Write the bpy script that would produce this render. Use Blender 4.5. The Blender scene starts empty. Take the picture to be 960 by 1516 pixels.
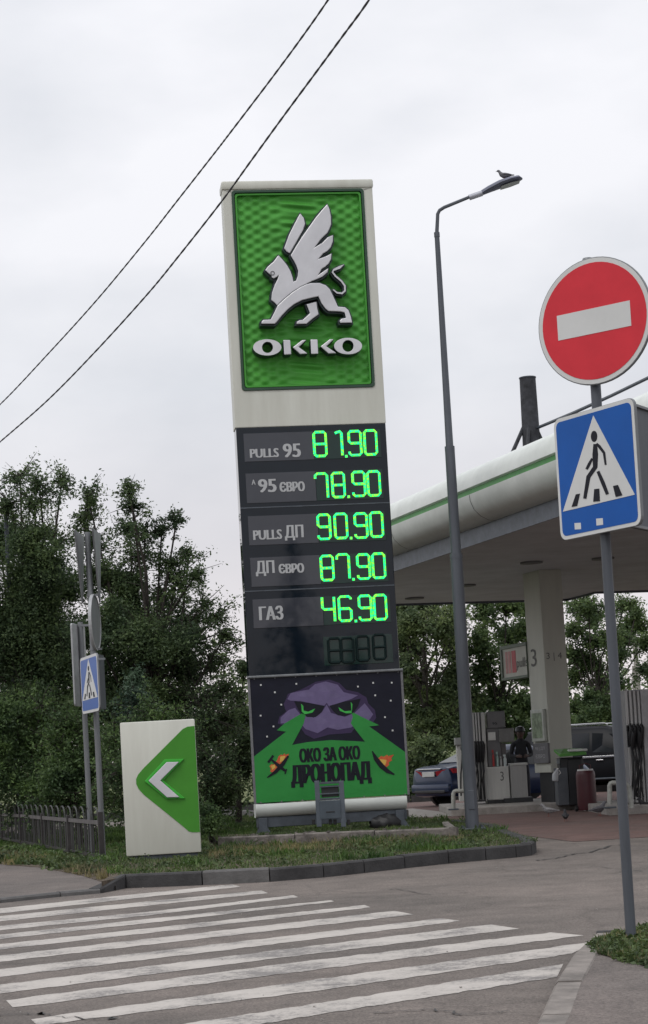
import bpy, bmesh, math, random
import numpy as np
from mathutils import Vector, Matrix
from mathutils.geometry import tessellate_polygon
random.seed(7); RNG = np.random.default_rng(7)
S = bpy.context.scene
COL = S.collection
R = math.radians

# ------------------------------------------------------------ camera, world, sun, exposure
F, PCX, PCY, EYE = 2780.0, 480.0, 974.0, 1.2       # focal length in photo pixels, principal point, eye height
PITCH, ROLL = math.atan(155 / 2780), R(3.2)
_f = Vector((0, math.cos(PITCH), math.sin(PITCH)))
_u0 = Vector((0, -math.sin(PITCH), math.cos(PITCH)))
_r0 = Vector((1, 0, 0))
_r = math.cos(ROLL) * _r0 - math.sin(ROLL) * _u0
_u = math.sin(ROLL) * _r0 + math.cos(ROLL) * _u0
CAM = Vector((0, 0, EYE))
cd = bpy.data.cameras.new("camera"); cam = bpy.data.objects.new("camera", cd); COL.objects.link(cam)
cam.matrix_world = Matrix.Translation(CAM) @ Matrix((_r, _u, -_f)).transposed().to_4x4()
cd.sensor_fit = 'VERTICAL'; cd.sensor_height = 24.0; cd.lens = 24.0 * F / 1516.0
cd.shift_y = (974 - 758) / 1516.0
cd.clip_start = 0.1; cd.clip_end = 3000
S.camera = cam
S.view_settings.view_transform = 'Standard'; S.view_settings.look = 'None'
S.view_settings.exposure = 0.18; S.view_settings.gamma = 1.0
S.cycles.max_bounces = 6; S.cycles.transparent_max_bounces = 8

W = bpy.data.worlds.new("World"); S.world = W; W.use_nodes = True
nt = W.node_tree; nt.nodes.clear()
def N(t, kind, **k):
    n = t.nodes.new(kind)
    for a, b in k.items(): setattr(n, a, b)
    return n
SUN_EL, SUN_AZ = R(52), R(215)          # sun behind a thick cloud layer, behind the camera to the left
out = N(nt, 'ShaderNodeOutputWorld')
sky = N(nt, 'ShaderNodeTexSky', sky_type='NISHITA', sun_disc=False, sun_elevation=SUN_EL, sun_rotation=SUN_AZ)
bgs = N(nt, 'ShaderNodeBackground'); bgs.inputs[1].default_value = 0.1
nt.links.new(sky.outputs[0], bgs.inputs[0])
tc = N(nt, 'ShaderNodeTexCoord'); mp = N(nt, 'ShaderNodeMapping'); mp.inputs['Scale'].default_value = (1, 1, 2.2)
nt.links.new(tc.outputs['Generated'], mp.inputs[0])
ns = N(nt, 'ShaderNodeTexNoise'); ns.inputs['Scale'].default_value = 2.6; ns.inputs['Detail'].default_value = 6; ns.inputs['Roughness'].default_value = .5
nt.links.new(mp.outputs[0], ns.inputs['Vector'])
cr = N(nt, 'ShaderNodeValToRGB'); cr.color_ramp.elements[0].position = .30; cr.color_ramp.elements[1].position = .60
cr.color_ramp.elements[0].color = (.53, .555, .60, 1); cr.color_ramp.elements[1].color = (.82, .82, .85, 1)
nt.links.new(ns.outputs[0], cr.inputs[0])
sx = N(nt, 'ShaderNodeSeparateXYZ'); nt.links.new(tc.outputs['Generated'], sx.inputs[0])
hz = N(nt, 'ShaderNodeMapRange'); hz.inputs[1].default_value = 0.0; hz.inputs[2].default_value = 0.20
nt.links.new(sx.outputs[2], hz.inputs[0])
mx = N(nt, 'ShaderNodeMix', data_type='RGBA'); mx.inputs[6].default_value = (.79, .72, .73, 1)
nt.links.new(hz.outputs[0], mx.inputs[0]); nt.links.new(cr.outputs[0], mx.inputs[7])
m2 = N(nt, 'ShaderNodeMath', operation='MAXIMUM'); m2.inputs[1].default_value = 0; nt.links.new(sx.outputs[2], m2.inputs[0])
m3 = N(nt, 'ShaderNodeMath', operation='POWER'); m3.inputs[1].default_value = 2; nt.links.new(m2.outputs[0], m3.inputs[0])
m4 = N(nt, 'ShaderNodeMath', operation='MULTIPLY_ADD'); m4.inputs[1].default_value = 0.75; m4.inputs[2].default_value = 0.98; nt.links.new(m3.outputs[0], m4.inputs[0])
bgc = N(nt, 'ShaderNodeBackground'); nt.links.new(mx.outputs[2], bgc.inputs[0]); nt.links.new(m4.outputs[0], bgc.inputs[1])
ms = N(nt, 'ShaderNodeMixShader'); ms.inputs[0].default_value = 0.94
nt.links.new(bgs.outputs[0], ms.inputs[1]); nt.links.new(bgc.outputs[0], ms.inputs[2]); nt.links.new(ms.outputs[0], out.inputs[0])
sl = bpy.data.lights.new("sun", 'SUN'); sl.energy = 0.8; sl.angle = R(25); sl.color = (1, .96, .9)
so = bpy.data.objects.new("sun", sl); COL.objects.link(so)
sd = Vector((math.sin(SUN_AZ) * math.cos(SUN_EL), math.cos(SUN_AZ) * math.cos(SUN_EL), math.sin(SUN_EL)))
so.rotation_euler = sd.to_track_quat('Z', 'Y').to_euler(); so.location = (0, 0, 40)

# ------------------------------------------------------------ survey helpers: photo pixel -> point in the place
def ray(px, py): return _r * ((px - PCX) / F) + _u * ((PCY - py) / F) + _f
def G(px, py, z=0.0):
    d = ray(px, py); return CAM + d * ((z - EYE) / d.z)
def D(px, py, Y):
    d = ray(px, py); return CAM + d * (Y / d.y)
def PL(px, py, o, n):
    d = ray(px, py); return CAM + d * ((Vector(o) - CAM).dot(n) / d.dot(n))

# ------------------------------------------------------------ materials
MATS = {}
def mat(name, col, rough=.6, metal=0., var=.12, vscale=6., bump=0., bscale=60., col2=None, streak=False, spec=.5, coat=0.):
    if name in MATS: return MATS[name]
    m = bpy.data.materials.new(name); m.use_nodes = True; t = m.node_tree; b = t.nodes['Principled BSDF']
    b.inputs['Roughness'].default_value = rough; b.inputs['Metallic'].default_value = metal
    b.inputs['Specular IOR Level'].default_value = spec; b.inputs['Coat Weight'].default_value = coat
    c = N(t, 'ShaderNodeTexCoord'); mpp = N(t, 'ShaderNodeMapping'); t.links.new(c.outputs['Object'], mpp.inputs[0])
    if streak: mpp.inputs['Scale'].default_value = (1, 1, .12)
    n = N(t, 'ShaderNodeTexNoise'); n.inputs['Scale'].default_value = vscale; n.inputs['Detail'].default_value = 6; n.inputs['Roughness'].default_value = .65
    t.links.new(mpp.outputs[0], n.inputs['Vector'])
    r = N(t, 'ShaderNodeValToRGB'); e = r.color_ramp.elements; e[0].position = .3; e[1].position = .7
    c2 = col2 or tuple(x * (1 - 2 * var) for x in col)
    e[0].color = (*c2, 1); e[1].color = (*[min(1, x * (1 + var * .6)) for x in col], 1)
    t.links.new(n.outputs[0], r.inputs[0]); t.links.new(r.outputs[0], b.inputs['Base Color'])
    if bump:
        n2 = N(t, 'ShaderNodeTexNoise'); n2.inputs['Scale'].default_value = bscale; n2.inputs['Detail'].default_value = 4
        t.links.new(c.outputs['Object'], n2.inputs['Vector'])
        bp = N(t, 'ShaderNodeBump'); bp.inputs['Strength'].default_value = bump; bp.inputs['Distance'].default_value = .02
        t.links.new(n2.outputs[0], bp.inputs['Height']); t.links.new(bp.outputs[0], b.inputs['Normal'])
    MATS[name] = m; return m

def asphalt(name, base, patch, crack=.35):
    m = bpy.data.materials.new(name); m.use_nodes = True; t = m.node_tree; b = t.nodes['Principled BSDF']
    b.inputs['Roughness'].default_value = .88; b.inputs['Specular IOR Level'].default_value = .3
    c = N(t, 'ShaderNodeTexCoord')
    def noise(sc, det=5, ro=.6):
        n = N(t, 'ShaderNodeTexNoise'); n.inputs['Scale'].default_value = sc; n.inputs['Detail'].default_value = det; n.inputs['Roughness'].default_value = ro
        t.links.new(c.outputs['Object'], n.inputs['Vector']); return n
    big, mid, fine = noise(.35), noise(2.2, 8, .7), noise(70, 3, .8)
    def ramp(src, p0, p1, c0, c1):
        r = N(t, 'ShaderNodeValToRGB'); r.color_ramp.elements[0].position = p0; r.color_ramp.elements[1].position = p1
        r.color_ramp.elements[0].color = (*c0, 1); r.color_ramp.elements[1].color = (*c1, 1); t.links.new(src.outputs[0], r.inputs[0]); return r
    r1 = ramp(big, .40, .60, patch, base); r2 = ramp(mid, .3, .7, (.74, .73, .72), (1.16, 1.14, 1.12)); r3 = ramp(fine, .35, .68, (.55, .55, .56), (1.4, 1.38, 1.35))
    def mul(a, bb, f=1.):
        x = N(t, 'ShaderNodeMix', data_type='RGBA', blend_type='MULTIPLY'); x.inputs[0].default_value = f
        t.links.new(a, x.inputs[6]); t.links.new(bb, x.inputs[7]); return x.outputs[2]
    o = mul(mul(r1.outputs[0], r2.outputs[0]), r3.outputs[0])
    v = N(t, 'ShaderNodeTexVoronoi', feature='DISTANCE_TO_EDGE'); v.inputs['Scale'].default_value = .55
    w = N(t, 'ShaderNodeMix', data_type='RGBA', blend_type='ADD'); w.inputs[0].default_value = .35
    t.links.new(c.outputs['Object'], w.inputs[6]); t.links.new(mid.outputs['Color'], w.inputs[7]); t.links.new(w.outputs[2], v.inputs['Vector'])
    r4 = ramp(v, .0, .012, (.45, .45, .45), (1, 1, 1)); o = mul(o, r4.outputs[0], crack)
    t.links.new(o, b.inputs['Base Color'])
    bp = N(t, 'ShaderNodeBump'); bp.inputs['Strength'].default_value = .5; bp.inputs['Distance'].default_value = .01
    t.links.new(fine.outputs[0], bp.inputs['Height']); t.links.new(bp.outputs[0], b.inputs['Normal'])
    MATS[name] = m; return m

def leafmat(name, c1, c2, trans=.25):
    m = bpy.data.materials.new(name); m.use_nodes = True; t = m.node_tree; t.nodes.clear()
    o = N(t, 'ShaderNodeOutputMaterial'); g = N(t, 'ShaderNodeNewGeometry'); c = N(t, 'ShaderNodeTexCoord')
    r = N(t, 'ShaderNodeValToRGB'); r.color_ramp.elements[0].color = (*c1, 1); r.color_ramp.elements[1].color = (*c2, 1)
    t.links.new(g.outputs['Random Per Island'], r.inputs[0])
    n = N(t, 'ShaderNodeTexNoise'); n.inputs['Scale'].default_value = 1.3; t.links.new(c.outputs['Object'], n.inputs['Vector'])
    r2 = N(t, 'ShaderNodeValToRGB'); r2.color_ramp.elements[0].position = .35; r2.color_ramp.elements[1].position = .65
    r2.color_ramp.elements[0].color = (.62, .66, .72, 1); r2.color_ramp.elements[1].color = (1.25, 1.2, 1, 1); t.links.new(n.outputs[0], r2.inputs[0])
    x = N(t, 'ShaderNodeMix', data_type='RGBA', blend_type='MULTIPLY'); x.inputs[0].default_value = 1
    t.links.new(r.outputs[0], x.inputs[6]); t.links.new(r2.outputs[0], x.inputs[7])
    p = N(t, 'ShaderNodeBsdfPrincipled'); p.inputs['Roughness'].default_value = .55; p.inputs['Specular IOR Level'].default_value = .35
    tr = N(t, 'ShaderNodeBsdfTranslucent'); s = N(t, 'ShaderNodeMixShader'); s.inputs[0].default_value = trans
    t.links.new(x.outputs[2], p.inputs['Base Color']); t.links.new(x.outputs[2], tr.inputs[0])
    t.links.new(p.outputs[0], s.inputs[1]); t.links.new(tr.outputs[0], s.inputs[2]); t.links.new(s.outputs[0], o.inputs[0])
    MATS[name] = m; return m

def emit(name, col, col2, strength, sc=40):
    m = bpy.data.materials.new(name); m.use_nodes = True; t = m.node_tree; b = t.nodes['Principled BSDF']
    c = N(t, 'ShaderNodeTexCoord'); n = N(t, 'ShaderNodeTexNoise'); n.inputs['Scale'].default_value = sc; n.inputs['Detail'].default_value = 1
    t.links.new(c.outputs['Object'], n.inputs['Vector'])
    r = N(t, 'ShaderNodeValToRGB'); e = r.color_ramp.elements; e[0].position = .36; e[1].position = .64
    e[0].color = (*col2, 1); e[1].color = (.35, 1, .02, 1); k = e.new(.5); k.color = (*col, 1)
    t.links.new(n.outputs[0], r.inputs[0]); t.links.new(r.outputs[0], b.inputs['Emission Color'])
    b.inputs['Emission Strength'].default_value = strength; b.inputs['Base Color'].default_value = (.02, .1, .04, 1)
    MATS[name] = m; return m

ASPH = asphalt('road_asphalt', (.190, .166, .152), (.136, .122, .113))
WALK = asphalt('footpath_asphalt', (.175, .153, .143), (.145, .13, .123), .25)
REDP = asphalt('red_forecourt', (.165, .105, .095), (.14, .10, .092), .25)
CONC = mat('concrete', (.33, .31, .29), .9, var=.2, vscale=5, bump=.3, bscale=40)
CONCD = mat('dark_kerb_concrete', (.05, .049, .05), .9, var=.25, vscale=4, bump=.35, bscale=45)
CONCL = mat('pale_kerb_concrete', (.115, .112, .11), .9, var=.2, vscale=5, bump=.3, bscale=45)
SOIL = mat('soil', (.11, .085, .06), 1, var=.35, vscale=9, bump=.6, bscale=30)
WHITE = mat('cream_panel', (.60, .61, .55), .42, var=.05, vscale=2.6, streak=True, col2=(.49, .49, .43))
CANW = mat('canopy_white', (.66, .69, .66), .5, var=.1, vscale=2.0, col2=(.57, .60, .57))
GREEN = mat('sign_green', (.075, .33, .05), .38, var=.08, vscale=3, spec=.2)
GREENP = mat('arrow_green', (.06, .25, .03), .45, var=.06, vscale=3, spec=.2)
DGREEN = mat('dark_green_edge', (.02, .06, .035), .5)
SILVER = mat('pale_relief', (.62, .62, .645), .32, metal=.25, var=.08, vscale=1.6)
DKREL = mat('dark_relief_side', (.025, .04, .045), .5)  # dark colour paints in the shade seen beneath the raised relief
GREY = mat('galvanised', (.20, .21, .22), .5, metal=.35, var=.14, vscale=7, streak=True)
DGREY = mat('dark_steel', (.085, .1, .12), .55, metal=.2, var=.2, vscale=6)
MGREY = mat('mid_grey_paint', (.16, .16, .17), .55, var=.12)
POLE = mat('pole_grey', (.088, .098, .115), .5, metal=.25, var=.2, vscale=5, streak=True)
BLACK = mat('black_rubber', (.014, .014, .016), .55)
BLACKM = mat('black_plastic', (.02, .022, .026), .4)
GLASSD = mat('dark_board_glass', (.005, .010, .017), .03, var=.1, vscale=2, spec=.32)
PLATE = mat('board_label_plate', (.040, .044, .056), .03, var=.08, vscale=2, spec=.5)
LETT = mat('board_lettering', (.44, .45, .46), .5, var=.03)
LEDOFF = mat('unlit_segment', (.004, .014, .014), .5, spec=.15)
LED = emit('led_green', (.01, 1.0, .10), (.0, .85, .45), 1.25)
CARBLUE = mat('dark_blue_paint', (.012, .03, .085), .3, metal=.1, var=.03, coat=.25)
CARBLK = mat('black_car_paint', (.014, .015, .018), .35, metal=.0, var=.03, spec=.12)
GLS = mat('car_glass', (.012, .014, .018), .08, var=.02, spec=.4)
CHROME = mat('bright_trim', (.6, .6, .62), .25, metal=.9, var=.02)
REDL = mat('red_lamp', (.45, .015, .03), .25, var=.1)
WHT = mat('white_paint', (.68, .68, .66), .5, var=.06)
SIGNW = mat('sign_white', (.60, .61, .60), .45, var=.04, vscale=3, spec=.2)
SIGNR = mat('sign_red', (.60, .035, .05), .35, var=.06, vscale=4, spec=.2)
SIGNB = mat('sign_blue', (.004, .085, .36), .35, var=.05, vscale=4, spec=.2)
BLKP = mat('black_print', (.012, .013, .02), .6, spec=.2)
DIRTW = mat('pump_white', (.56, .56, .54), .45, var=.14, vscale=4, streak=True)
BARK = mat('bark', (.045, .038, .032), .95, var=.3, vscale=12, bump=.5)
L_DARK = leafmat('dark_leaves', (.045, .08, .04), (.12, .175, .08), .42)
L_MID = leafmat('mid_leaves', (.065, .11, .05), (.155, .22, .095), .45)
L_BUSH = leafmat('bush_leaves', (.045, .085, .035), (.115, .185, .065), .38)
L_FAR = leafmat('far_leaves', (.08, .12, .06), (.18, .235, .11), .45)
L_PINE = leafmat('spruce_needles', (.012, .03, .02), (.03, .06, .035))
L_GRASS = leafmat('grass_blades', (.045, .085, .028), (.115, .155, .055), .3)
L_DRY = leafmat('dry_grass', (.15, .13, .07), (.26, .23, .13), .3)

# ------------------------------------------------------------ object helpers
WM = {}
def tagp(o, label=None, cat=None, group=None, kind=None):
    for k, v in (('label', label), ('category', cat), ('group', group), ('kind', kind)):
        if v: o[k] = v
    return o
def thing(name, loc, rz=0., label=None, cat=None, group=None):
    o = bpy.data.objects.new(name, None); COL.objects.link(o); o.empty_display_size = .2
    o.location = loc; o.rotation_euler = (0, 0, rz)
    WM[o.name] = Matrix.Translation(Vector(loc)) @ Matrix.Rotation(rz, 4, 'Z')
    return tagp(o, label, cat, group)
def wmat(o): return WM.get(o.name, Matrix.Identity(4)) if o else Matrix.Identity(4)

class MB:
    def __init__(s): s.v = []; s.f = []; s.m = []
    def add(s, vs, fs, mi=0):
        b = len(s.v); s.v += [Vector(p) for p in vs]; s.f += [tuple(i + b for i in f) for f in fs]; s.m += [mi] * len(fs); return s
    def box(s, c, size, rz=0., mi=0, M=None):
        x, y, z = [k / 2 for k in size]; T = Matrix.Translation(Vector(c)) @ (M if M else Matrix.Rotation(rz, 4, 'Z'))
        vs = [T @ Vector((a * x, b * y, d * z)) for a in (-1, 1) for b in (-1, 1) for d in (-1, 1)]
        return s.add(vs, [(0, 1, 3, 2), (4, 6, 7, 5), (0, 4, 5, 1), (2, 3, 7, 6), (0, 2, 6, 4), (1, 5, 7, 3)], mi)
    def bbox(s, c, size, bev=.02, rz=0., mi=0):      # box with bevelled vertical edges and top
        bm = bmesh.new(); bmesh.ops.create_cube(bm, size=1)
        for v in bm.verts: v.co = Vector((v.co.x * size[0], v.co.y * size[1], v.co.z * size[2]))
        bmesh.ops.bevel(bm, geom=bm.edges[:], offset=min(bev, min(size) * .4), segments=2, affect='EDGES', profile=.5)
        T = Matrix.Translation(Vector(c)) @ Matrix.Rotation(rz, 4, 'Z')
        bm.verts.ensure_lookup_table(); vs = [T @ v.co for v in bm.verts]; fs = [[v.index for v in f.verts] for f in bm.faces]
        bm.free(); return s.add(vs, fs, mi)
    def tube(s, pts, rad, n=8, cap=True, mi=0):
        pts = [Vector(p) for p in pts]; rad = rad if hasattr(rad, '__len__') else [rad] * len(pts)
        vs = []; fs = []; prev = None
        for i, p in enumerate(pts):
            d = (pts[min(i + 1, len(pts) - 1)] - pts[max(i - 1, 0)])
            d = d.normalized() if d.length > 1e-9 else Vector((0, 0, 1))
            if prev is None: a = d.orthogonal().normalized()
            else:
                a = prev - d * prev.dot(d); a = a.normalized() if a.length > 1e-6 else d.orthogonal().normalized()
            prev = a; b = d.cross(a)
            for k in range(n):
                t = 2 * math.pi * (k + .5) / n; vs.append(p + (a * math.cos(t) + b * math.sin(t)) * rad[i])
        for i in range(len(pts) - 1):
            for k in range(n): fs.append((i * n + k, i * n + (k + 1) % n, (i + 1) * n + (k + 1) % n, (i + 1) * n + k))
        if cap: fs.append(tuple(range(n))[::-1]); fs.append(tuple(range((len(pts) - 1) * n, len(pts) * n)))
        return s.add(vs, fs, mi)
    def prism(s, outer, holes, fr, d0, d1, mi=0, side=None, back=True):
        """outer/holes: 2-D points; fr(x, y, d) -> world; faces at depth d1 (front) and d0 (back)"""
        side = mi if side is None else side
        loops = [outer] + list(holes); tri = tessellate_polygon([[Vector((p[0], p[1], 0)) for p in l] for l in loops])
        flat = [p for l in loops for p in l]; n = len(flat)
        s.add([fr(p[0], p[1], d1) for p in flat], [tuple(t) for t in tri], mi)
        if abs(d1 - d0) > 1e-9:
            if back: s.add([fr(p[0], p[1], d0) for p in flat], [tuple(t)[::-1] for t in tri], side)
            for l in loops:
                k = len(l); s.add([fr(p[0], p[1], d0) for p in l] + [fr(p[0], p[1], d1) for p in l], [(i, (i + 1) % k, k + (i + 1) % k, k + i) for i in range(k)], side)
        return s
    def build(s, name, mats, parent=None, smooth=False, label=None, world=True, bevel=0, kind=None, nofix=False, merge=False):
        me = bpy.data.meshes.new(name); Mi = wmat(parent).inverted() if (parent and world) else Matrix.Identity(4)
        me.from_pydata([tuple(Mi @ v) for v in s.v], [], s.f)
        for m in (mats if isinstance(mats, (list, tuple)) else [mats]): me.materials.append(m)
        me.polygons.foreach_set('material_index', s.m)
        if not nofix:
            bm = bmesh.new(); bm.from_mesh(me)
            bmesh.ops.remove_doubles(bm, verts=bm.verts, dist=1e-5)
            bmesh.ops.recalc_face_normals(bm, faces=bm.faces)
            if merge: bmesh.ops.dissolve_limit(bm, angle_limit=R(1), verts=[], edges=bm.edges[:])
            bm.to_mesh(me); bm.free()
        me.update()
        o = bpy.data.objects.new(name, me); COL.objects.link(o)
        if parent: o.parent = parent; WM[o.name] = wmat(parent)
        if smooth:
            me.polygons.foreach_set('use_smooth', [True] * len(me.polygons))
            try: me.set_sharp_from_angle(angle=R(40))
            except Exception: pass
        if bevel:
            b = o.modifiers.new('bevel', 'BEVEL'); b.width = bevel; b.segments = 2; b.limit_method = 'ANGLE'; b.angle_limit = R(50)
        return tagp(o, label, kind=kind)

def share(src, parent, loc=(0, 0, 0), name=None):
    o = src.copy(); COL.objects.link(o); o.parent = parent; o.location = loc
    return o
def copy_tree(o, parent=None):
    c = o.copy(); COL.objects.link(c); c.parent = parent
    for ch in list(o.children): copy_tree(ch, c)
    return c
def rboxm(mb, x0, y0, x1, y1, Y, dep, mi=0, bev=.012):
    """box whose near face covers the photo rectangle when standing at distance Y"""
    c = D((x0 + x1) / 2, (y0 + y1) / 2, Y); k = c.y / F
    return mb.bbox((c.x, c.y + dep / 2, c.z), (abs(x1 - x0) * k, dep, abs(y1 - y0) * k), bev, 0, mi)
def rbox(name, m, parent, x0, y0, x1, y1, Y, dep, bev=.012, **k):
    return rboxm(MB(), x0, y0, x1, y1, Y, dep, 0, bev).build(name, m, parent, **k)
_tc = {}
def text_geo(txt, bold=0.0):
    if (txt, bold) in _tc: return _tc[(txt, bold)]
    cu = bpy.data.curves.new('t', 'FONT'); cu.body = txt; cu.size = 1; cu.offset = bold; cu.resolution_u = 3
    ob = bpy.data.objects.new('t', cu); COL.objects.link(ob); bpy.context.view_layer.update()
    dg = bpy.context.evaluated_depsgraph_get(); me = bpy.data.meshes.new_from_object(ob.evaluated_get(dg))
    vs = [v.co.copy() for v in me.vertices]; fs = [tuple(p.vertices) for p in me.polygons]
    bpy.data.objects.remove(ob); bpy.data.meshes.remove(me); bpy.data.curves.remove(cu)
    x0 = min(v.x for v in vs); x1 = max(v.x for v in vs); y0 = min(v.y for v in vs); y1 = max(v.y for v in vs)
    _tc[(txt, bold)] = ([((v.x - x0) / (x1 - x0) - .5, (v.y - y0) / (y1 - y0) - .5) for v in vs], fs); return _tc[(txt, bold)]
def text(name, txt, m, parent, fr, c, w, h, d, bold=.012):
    vs, fs = text_geo(txt, 0.0); mb = MB(); nl = max(1, len(txt)); st = bold * w / nl * 1.6     # heavier strokes: the glyph three times, side by side
    for i, dx in enumerate((-st, -st / 2, 0, st / 2, st) if bold > .055 else (-st, 0, st) if bold > .005 else (0,)):
        mb.add([fr(c[0] + x * (w - 2 * st) + dx, c[1] + y * h, d + i * .0006) for x, y in vs], fs)
    return mb.build(name, m, parent, nofix=True)
def stroke(pts, w):
    """closed outline of a thick polyline"""
    L = []; Rr = []
    for i, p in enumerate(pts):
        a = Vector(pts[max(i - 1, 0)]); b = Vector(pts[min(i + 1, len(pts) - 1)]); d = (b - a).normalized(); n = Vector((-d.y, d.x))
        ww = w[i] if hasattr(w, '__len__') else w
        L.append(tuple(Vector(p) + n * ww / 2)); Rr.append(tuple(Vector(p) - n * ww / 2))
    return L + Rr[::-1]
def ell(cx, cy, rx, ry, n=24): return [(cx + rx * math.cos(2 * math.pi * i / n), cy + ry * math.sin(2 * math.pi * i / n)) for i in range(n)]
def rrect(x0, y0, x1, y1, r, n=4):
    o = []
    for cx, cy, a in ((x1 - r, y1 - r, 0), (x0 + r, y1 - r, 90), (x0 + r, y0 + r, 180), (x1 - r, y0 + r, 270)):
        for i in range(n + 1): t = R(a + 90 * i / n); o.append((cx + r * math.cos(t), cy + r * math.sin(t)))
    return o
def sheet(name, pts, z, m, kind='structure', parent=None, thick=0., label=None):
    mb = MB(); mb.prism([(p[0], p[1]) for p in pts], [], lambda x, y, d: Vector((x, y, d)), z - thick, z)
    return mb.build(name, m, parent, kind=kind, label=label)

def leafmesh(name, centers, size, m, parent=None, kind=None, label=None, flat=0., updir=False):
    """centers: (n,3) world positions; one folded rhombus per leaf"""
    n = len(centers); c = np.asarray(centers, float)
    Mi = np.array(wmat(parent).inverted()) if parent else np.eye(4)
    a = RNG.normal(size=(n, 3)); a[:, 2] *= .8; a /= np.linalg.norm(a, axis=1)[:, None]
    b = RNG.normal(size=(n, 3)); b -= a * (a * b).sum(1)[:, None]; b /= np.linalg.norm(b, axis=1)[:, None]
    L = size * RNG.uniform(.6, 1.35, n)[:, None]; Wd = L * RNG.uniform(.38, .6, n)[:, None]
    nn = np.cross(a, b)
    v = np.stack([c - a * L * .5, c + b * Wd * .5 + nn * L * .08, c + a * L * .55, c - b * Wd * .5 + nn * L * .08], 1).reshape(-1, 3)
    v = v @ Mi[:3, :3].T + Mi[:3, 3]
    return rawmesh(name, v, 4, n, m, parent, kind, label)
def rawmesh(name, v, k, n, m, parent=None, kind=None, label=None):
    me = bpy.data.meshes.new(name); me.vertices.add(n * k); me.vertices.foreach_set('co', v.astype(np.float32).ravel())
    me.loops.add(n * k); me.loops.foreach_set('vertex_index', np.arange(n * k, dtype=np.int32))
    me.polygons.add(n); me.polygons.foreach_set('loop_start', np.arange(n, dtype=np.int32) * k)
    try: me.polygons.foreach_set('loop_total', np.full(n, k, dtype=np.int32))
    except Exception: pass
    me.materials.append(m); me.update(calc_edges=True); me.validate()
    o = bpy.data.objects.new(name, me); COL.objects.link(o)
    if parent: o.parent = parent; WM[o.name] = wmat(parent)
    return tagp(o, label, kind=kind)
def inpoly(pts, poly):
    x, y = pts[:, 0], pts[:, 1]; ins = np.zeros(len(pts), bool); n = len(poly); j = n - 1
    for i in range(n):
        xi, yi = poly[i][0], poly[i][1]; xj, yj = poly[j][0], poly[j][1]
        c = ((yi > y) != (yj > y)) & (x < (xj - xi) * (y - yi) / (yj - yi + 1e-12) + xi); ins ^= c; j = i
    return ins
def grass(name, poly, n, z, h, m, label, w=.008, clump=0, cat=None):
    p = np.array([(q[0], q[1]) for q in poly]); lo, hi = p.min(0), p.max(0)
    if clump:
        cc = RNG.uniform(lo, hi, (clump, 2)); pts = cc[RNG.integers(0, clump, n)] + RNG.normal(size=(n, 2)) * .10
    else: pts = RNG.uniform(lo, hi, (n * 2, 2))
    pts = pts[inpoly(pts, p)][:n]; k = len(pts)
    hh = h * RNG.uniform(.35, 1.25, k); ang = RNG.uniform(0, 2 * np.pi, k); ww = w * RNG.uniform(.6, 1.5, k); lean = RNG.normal(size=(k, 2)) * hh[:, None] * .45
    base = np.c_[pts, np.full(k, z)]; dx = np.c_[np.cos(ang) * ww, np.sin(ang) * ww, np.zeros(k)]
    v = np.stack([base - dx, base + dx, base + np.c_[lean, hh]], 1).reshape(-1, 3)
    o = rawmesh(name, v, 3, k, m, None, 'stuff', label)
    if cat: o['category'] = cat
    return o

# ============================================================ THE GROUND
def xy(px, py, z=0.): p = G(px, py, z); return (p.x, p.y)
mb = MB(); nx = 40
mb.add([(-900, -300, -.012), (900, -300, -.012), (900, 1500, -.012), (-900, 1500, -.012)], [(0, 1, 2, 3)])
mb.build('ground', mat('far_ground', (.09, .11, .055), 1, var=.3, vscale=.3), kind='structure')
road = sheet('road', [(-60, -40), (60, -40), (60, 36), (30, 48), (-40, 48), (-60, 30)], -.004, ASPH)
forecourt = sheet('forecourt_paving', [xy(718, 1225), xy(770, 1236), xy(850, 1246), xy(1010, 1236), (30, 33), (30, 60), (.2, 60), (1.2, 38), (2.2, 31)], .001, REDP)
drive = sheet('driveway_strip', [xy(300, 1209), xy(450, 1212), xy(606, 1211), xy(700, 1207), (1.9, 44.6), (-1.3, 44.6), (-2.6, 42)], .005, CONC)

# crosswalk: worn white bars on the road
# each bar: near/far edge surveyed at its left end, at mid-length and at its right end
stripes = [((-60, 1351, 1358), (170, 1326.5, 1333), (345, 1309, 357, 1312.5)), ((-60, 1362, 1369.5), (190, 1337, 1343.5), (387, 1318, 397, 1322)),
           ((-60, 1376, 1382), (215, 1350, 1355.5), (435, 1325, 442, 1328)), ((-60, 1389.5, 1395.5), (240, 1358, 1364), (490, 1332.5, 495, 1334.5)),
           ((-60, 1404, 1411), (270, 1368.5, 1375.5), (540, 1339.5, 549, 1343)), ((-60, 1421, 1429.5), (240, 1387, 1396), (585, 1348, 614, 1353.5)),
           ((-60, 1441.5, 1452), (340, 1395, 1405.5), (655, 1359, 683, 1363)), ((-60, 1465, 1477), (400, 1407.5, 1419.5), (727, 1368, 769, 1374.5)),
           ((10, 1480, 1491.5), (440, 1424, 1438.5), (815, 1380, 865, 1384.5)), ((47, 1508, 1517.5), (480, 1448, 1465), (884, 1393, 847, 1411.5)),
           ((215, 1524, 1543), (480, 1483.5, 1500), (834, 1426.5, 825, 1446))]
pm = bpy.data.materials.new('worn_road_paint'); pm.use_nodes = True; t = pm.node_tree; b = t.nodes['Principled BSDF']; b.inputs['Roughness'].default_value = .75
c = N(t, 'ShaderNodeTexCoord')
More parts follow.
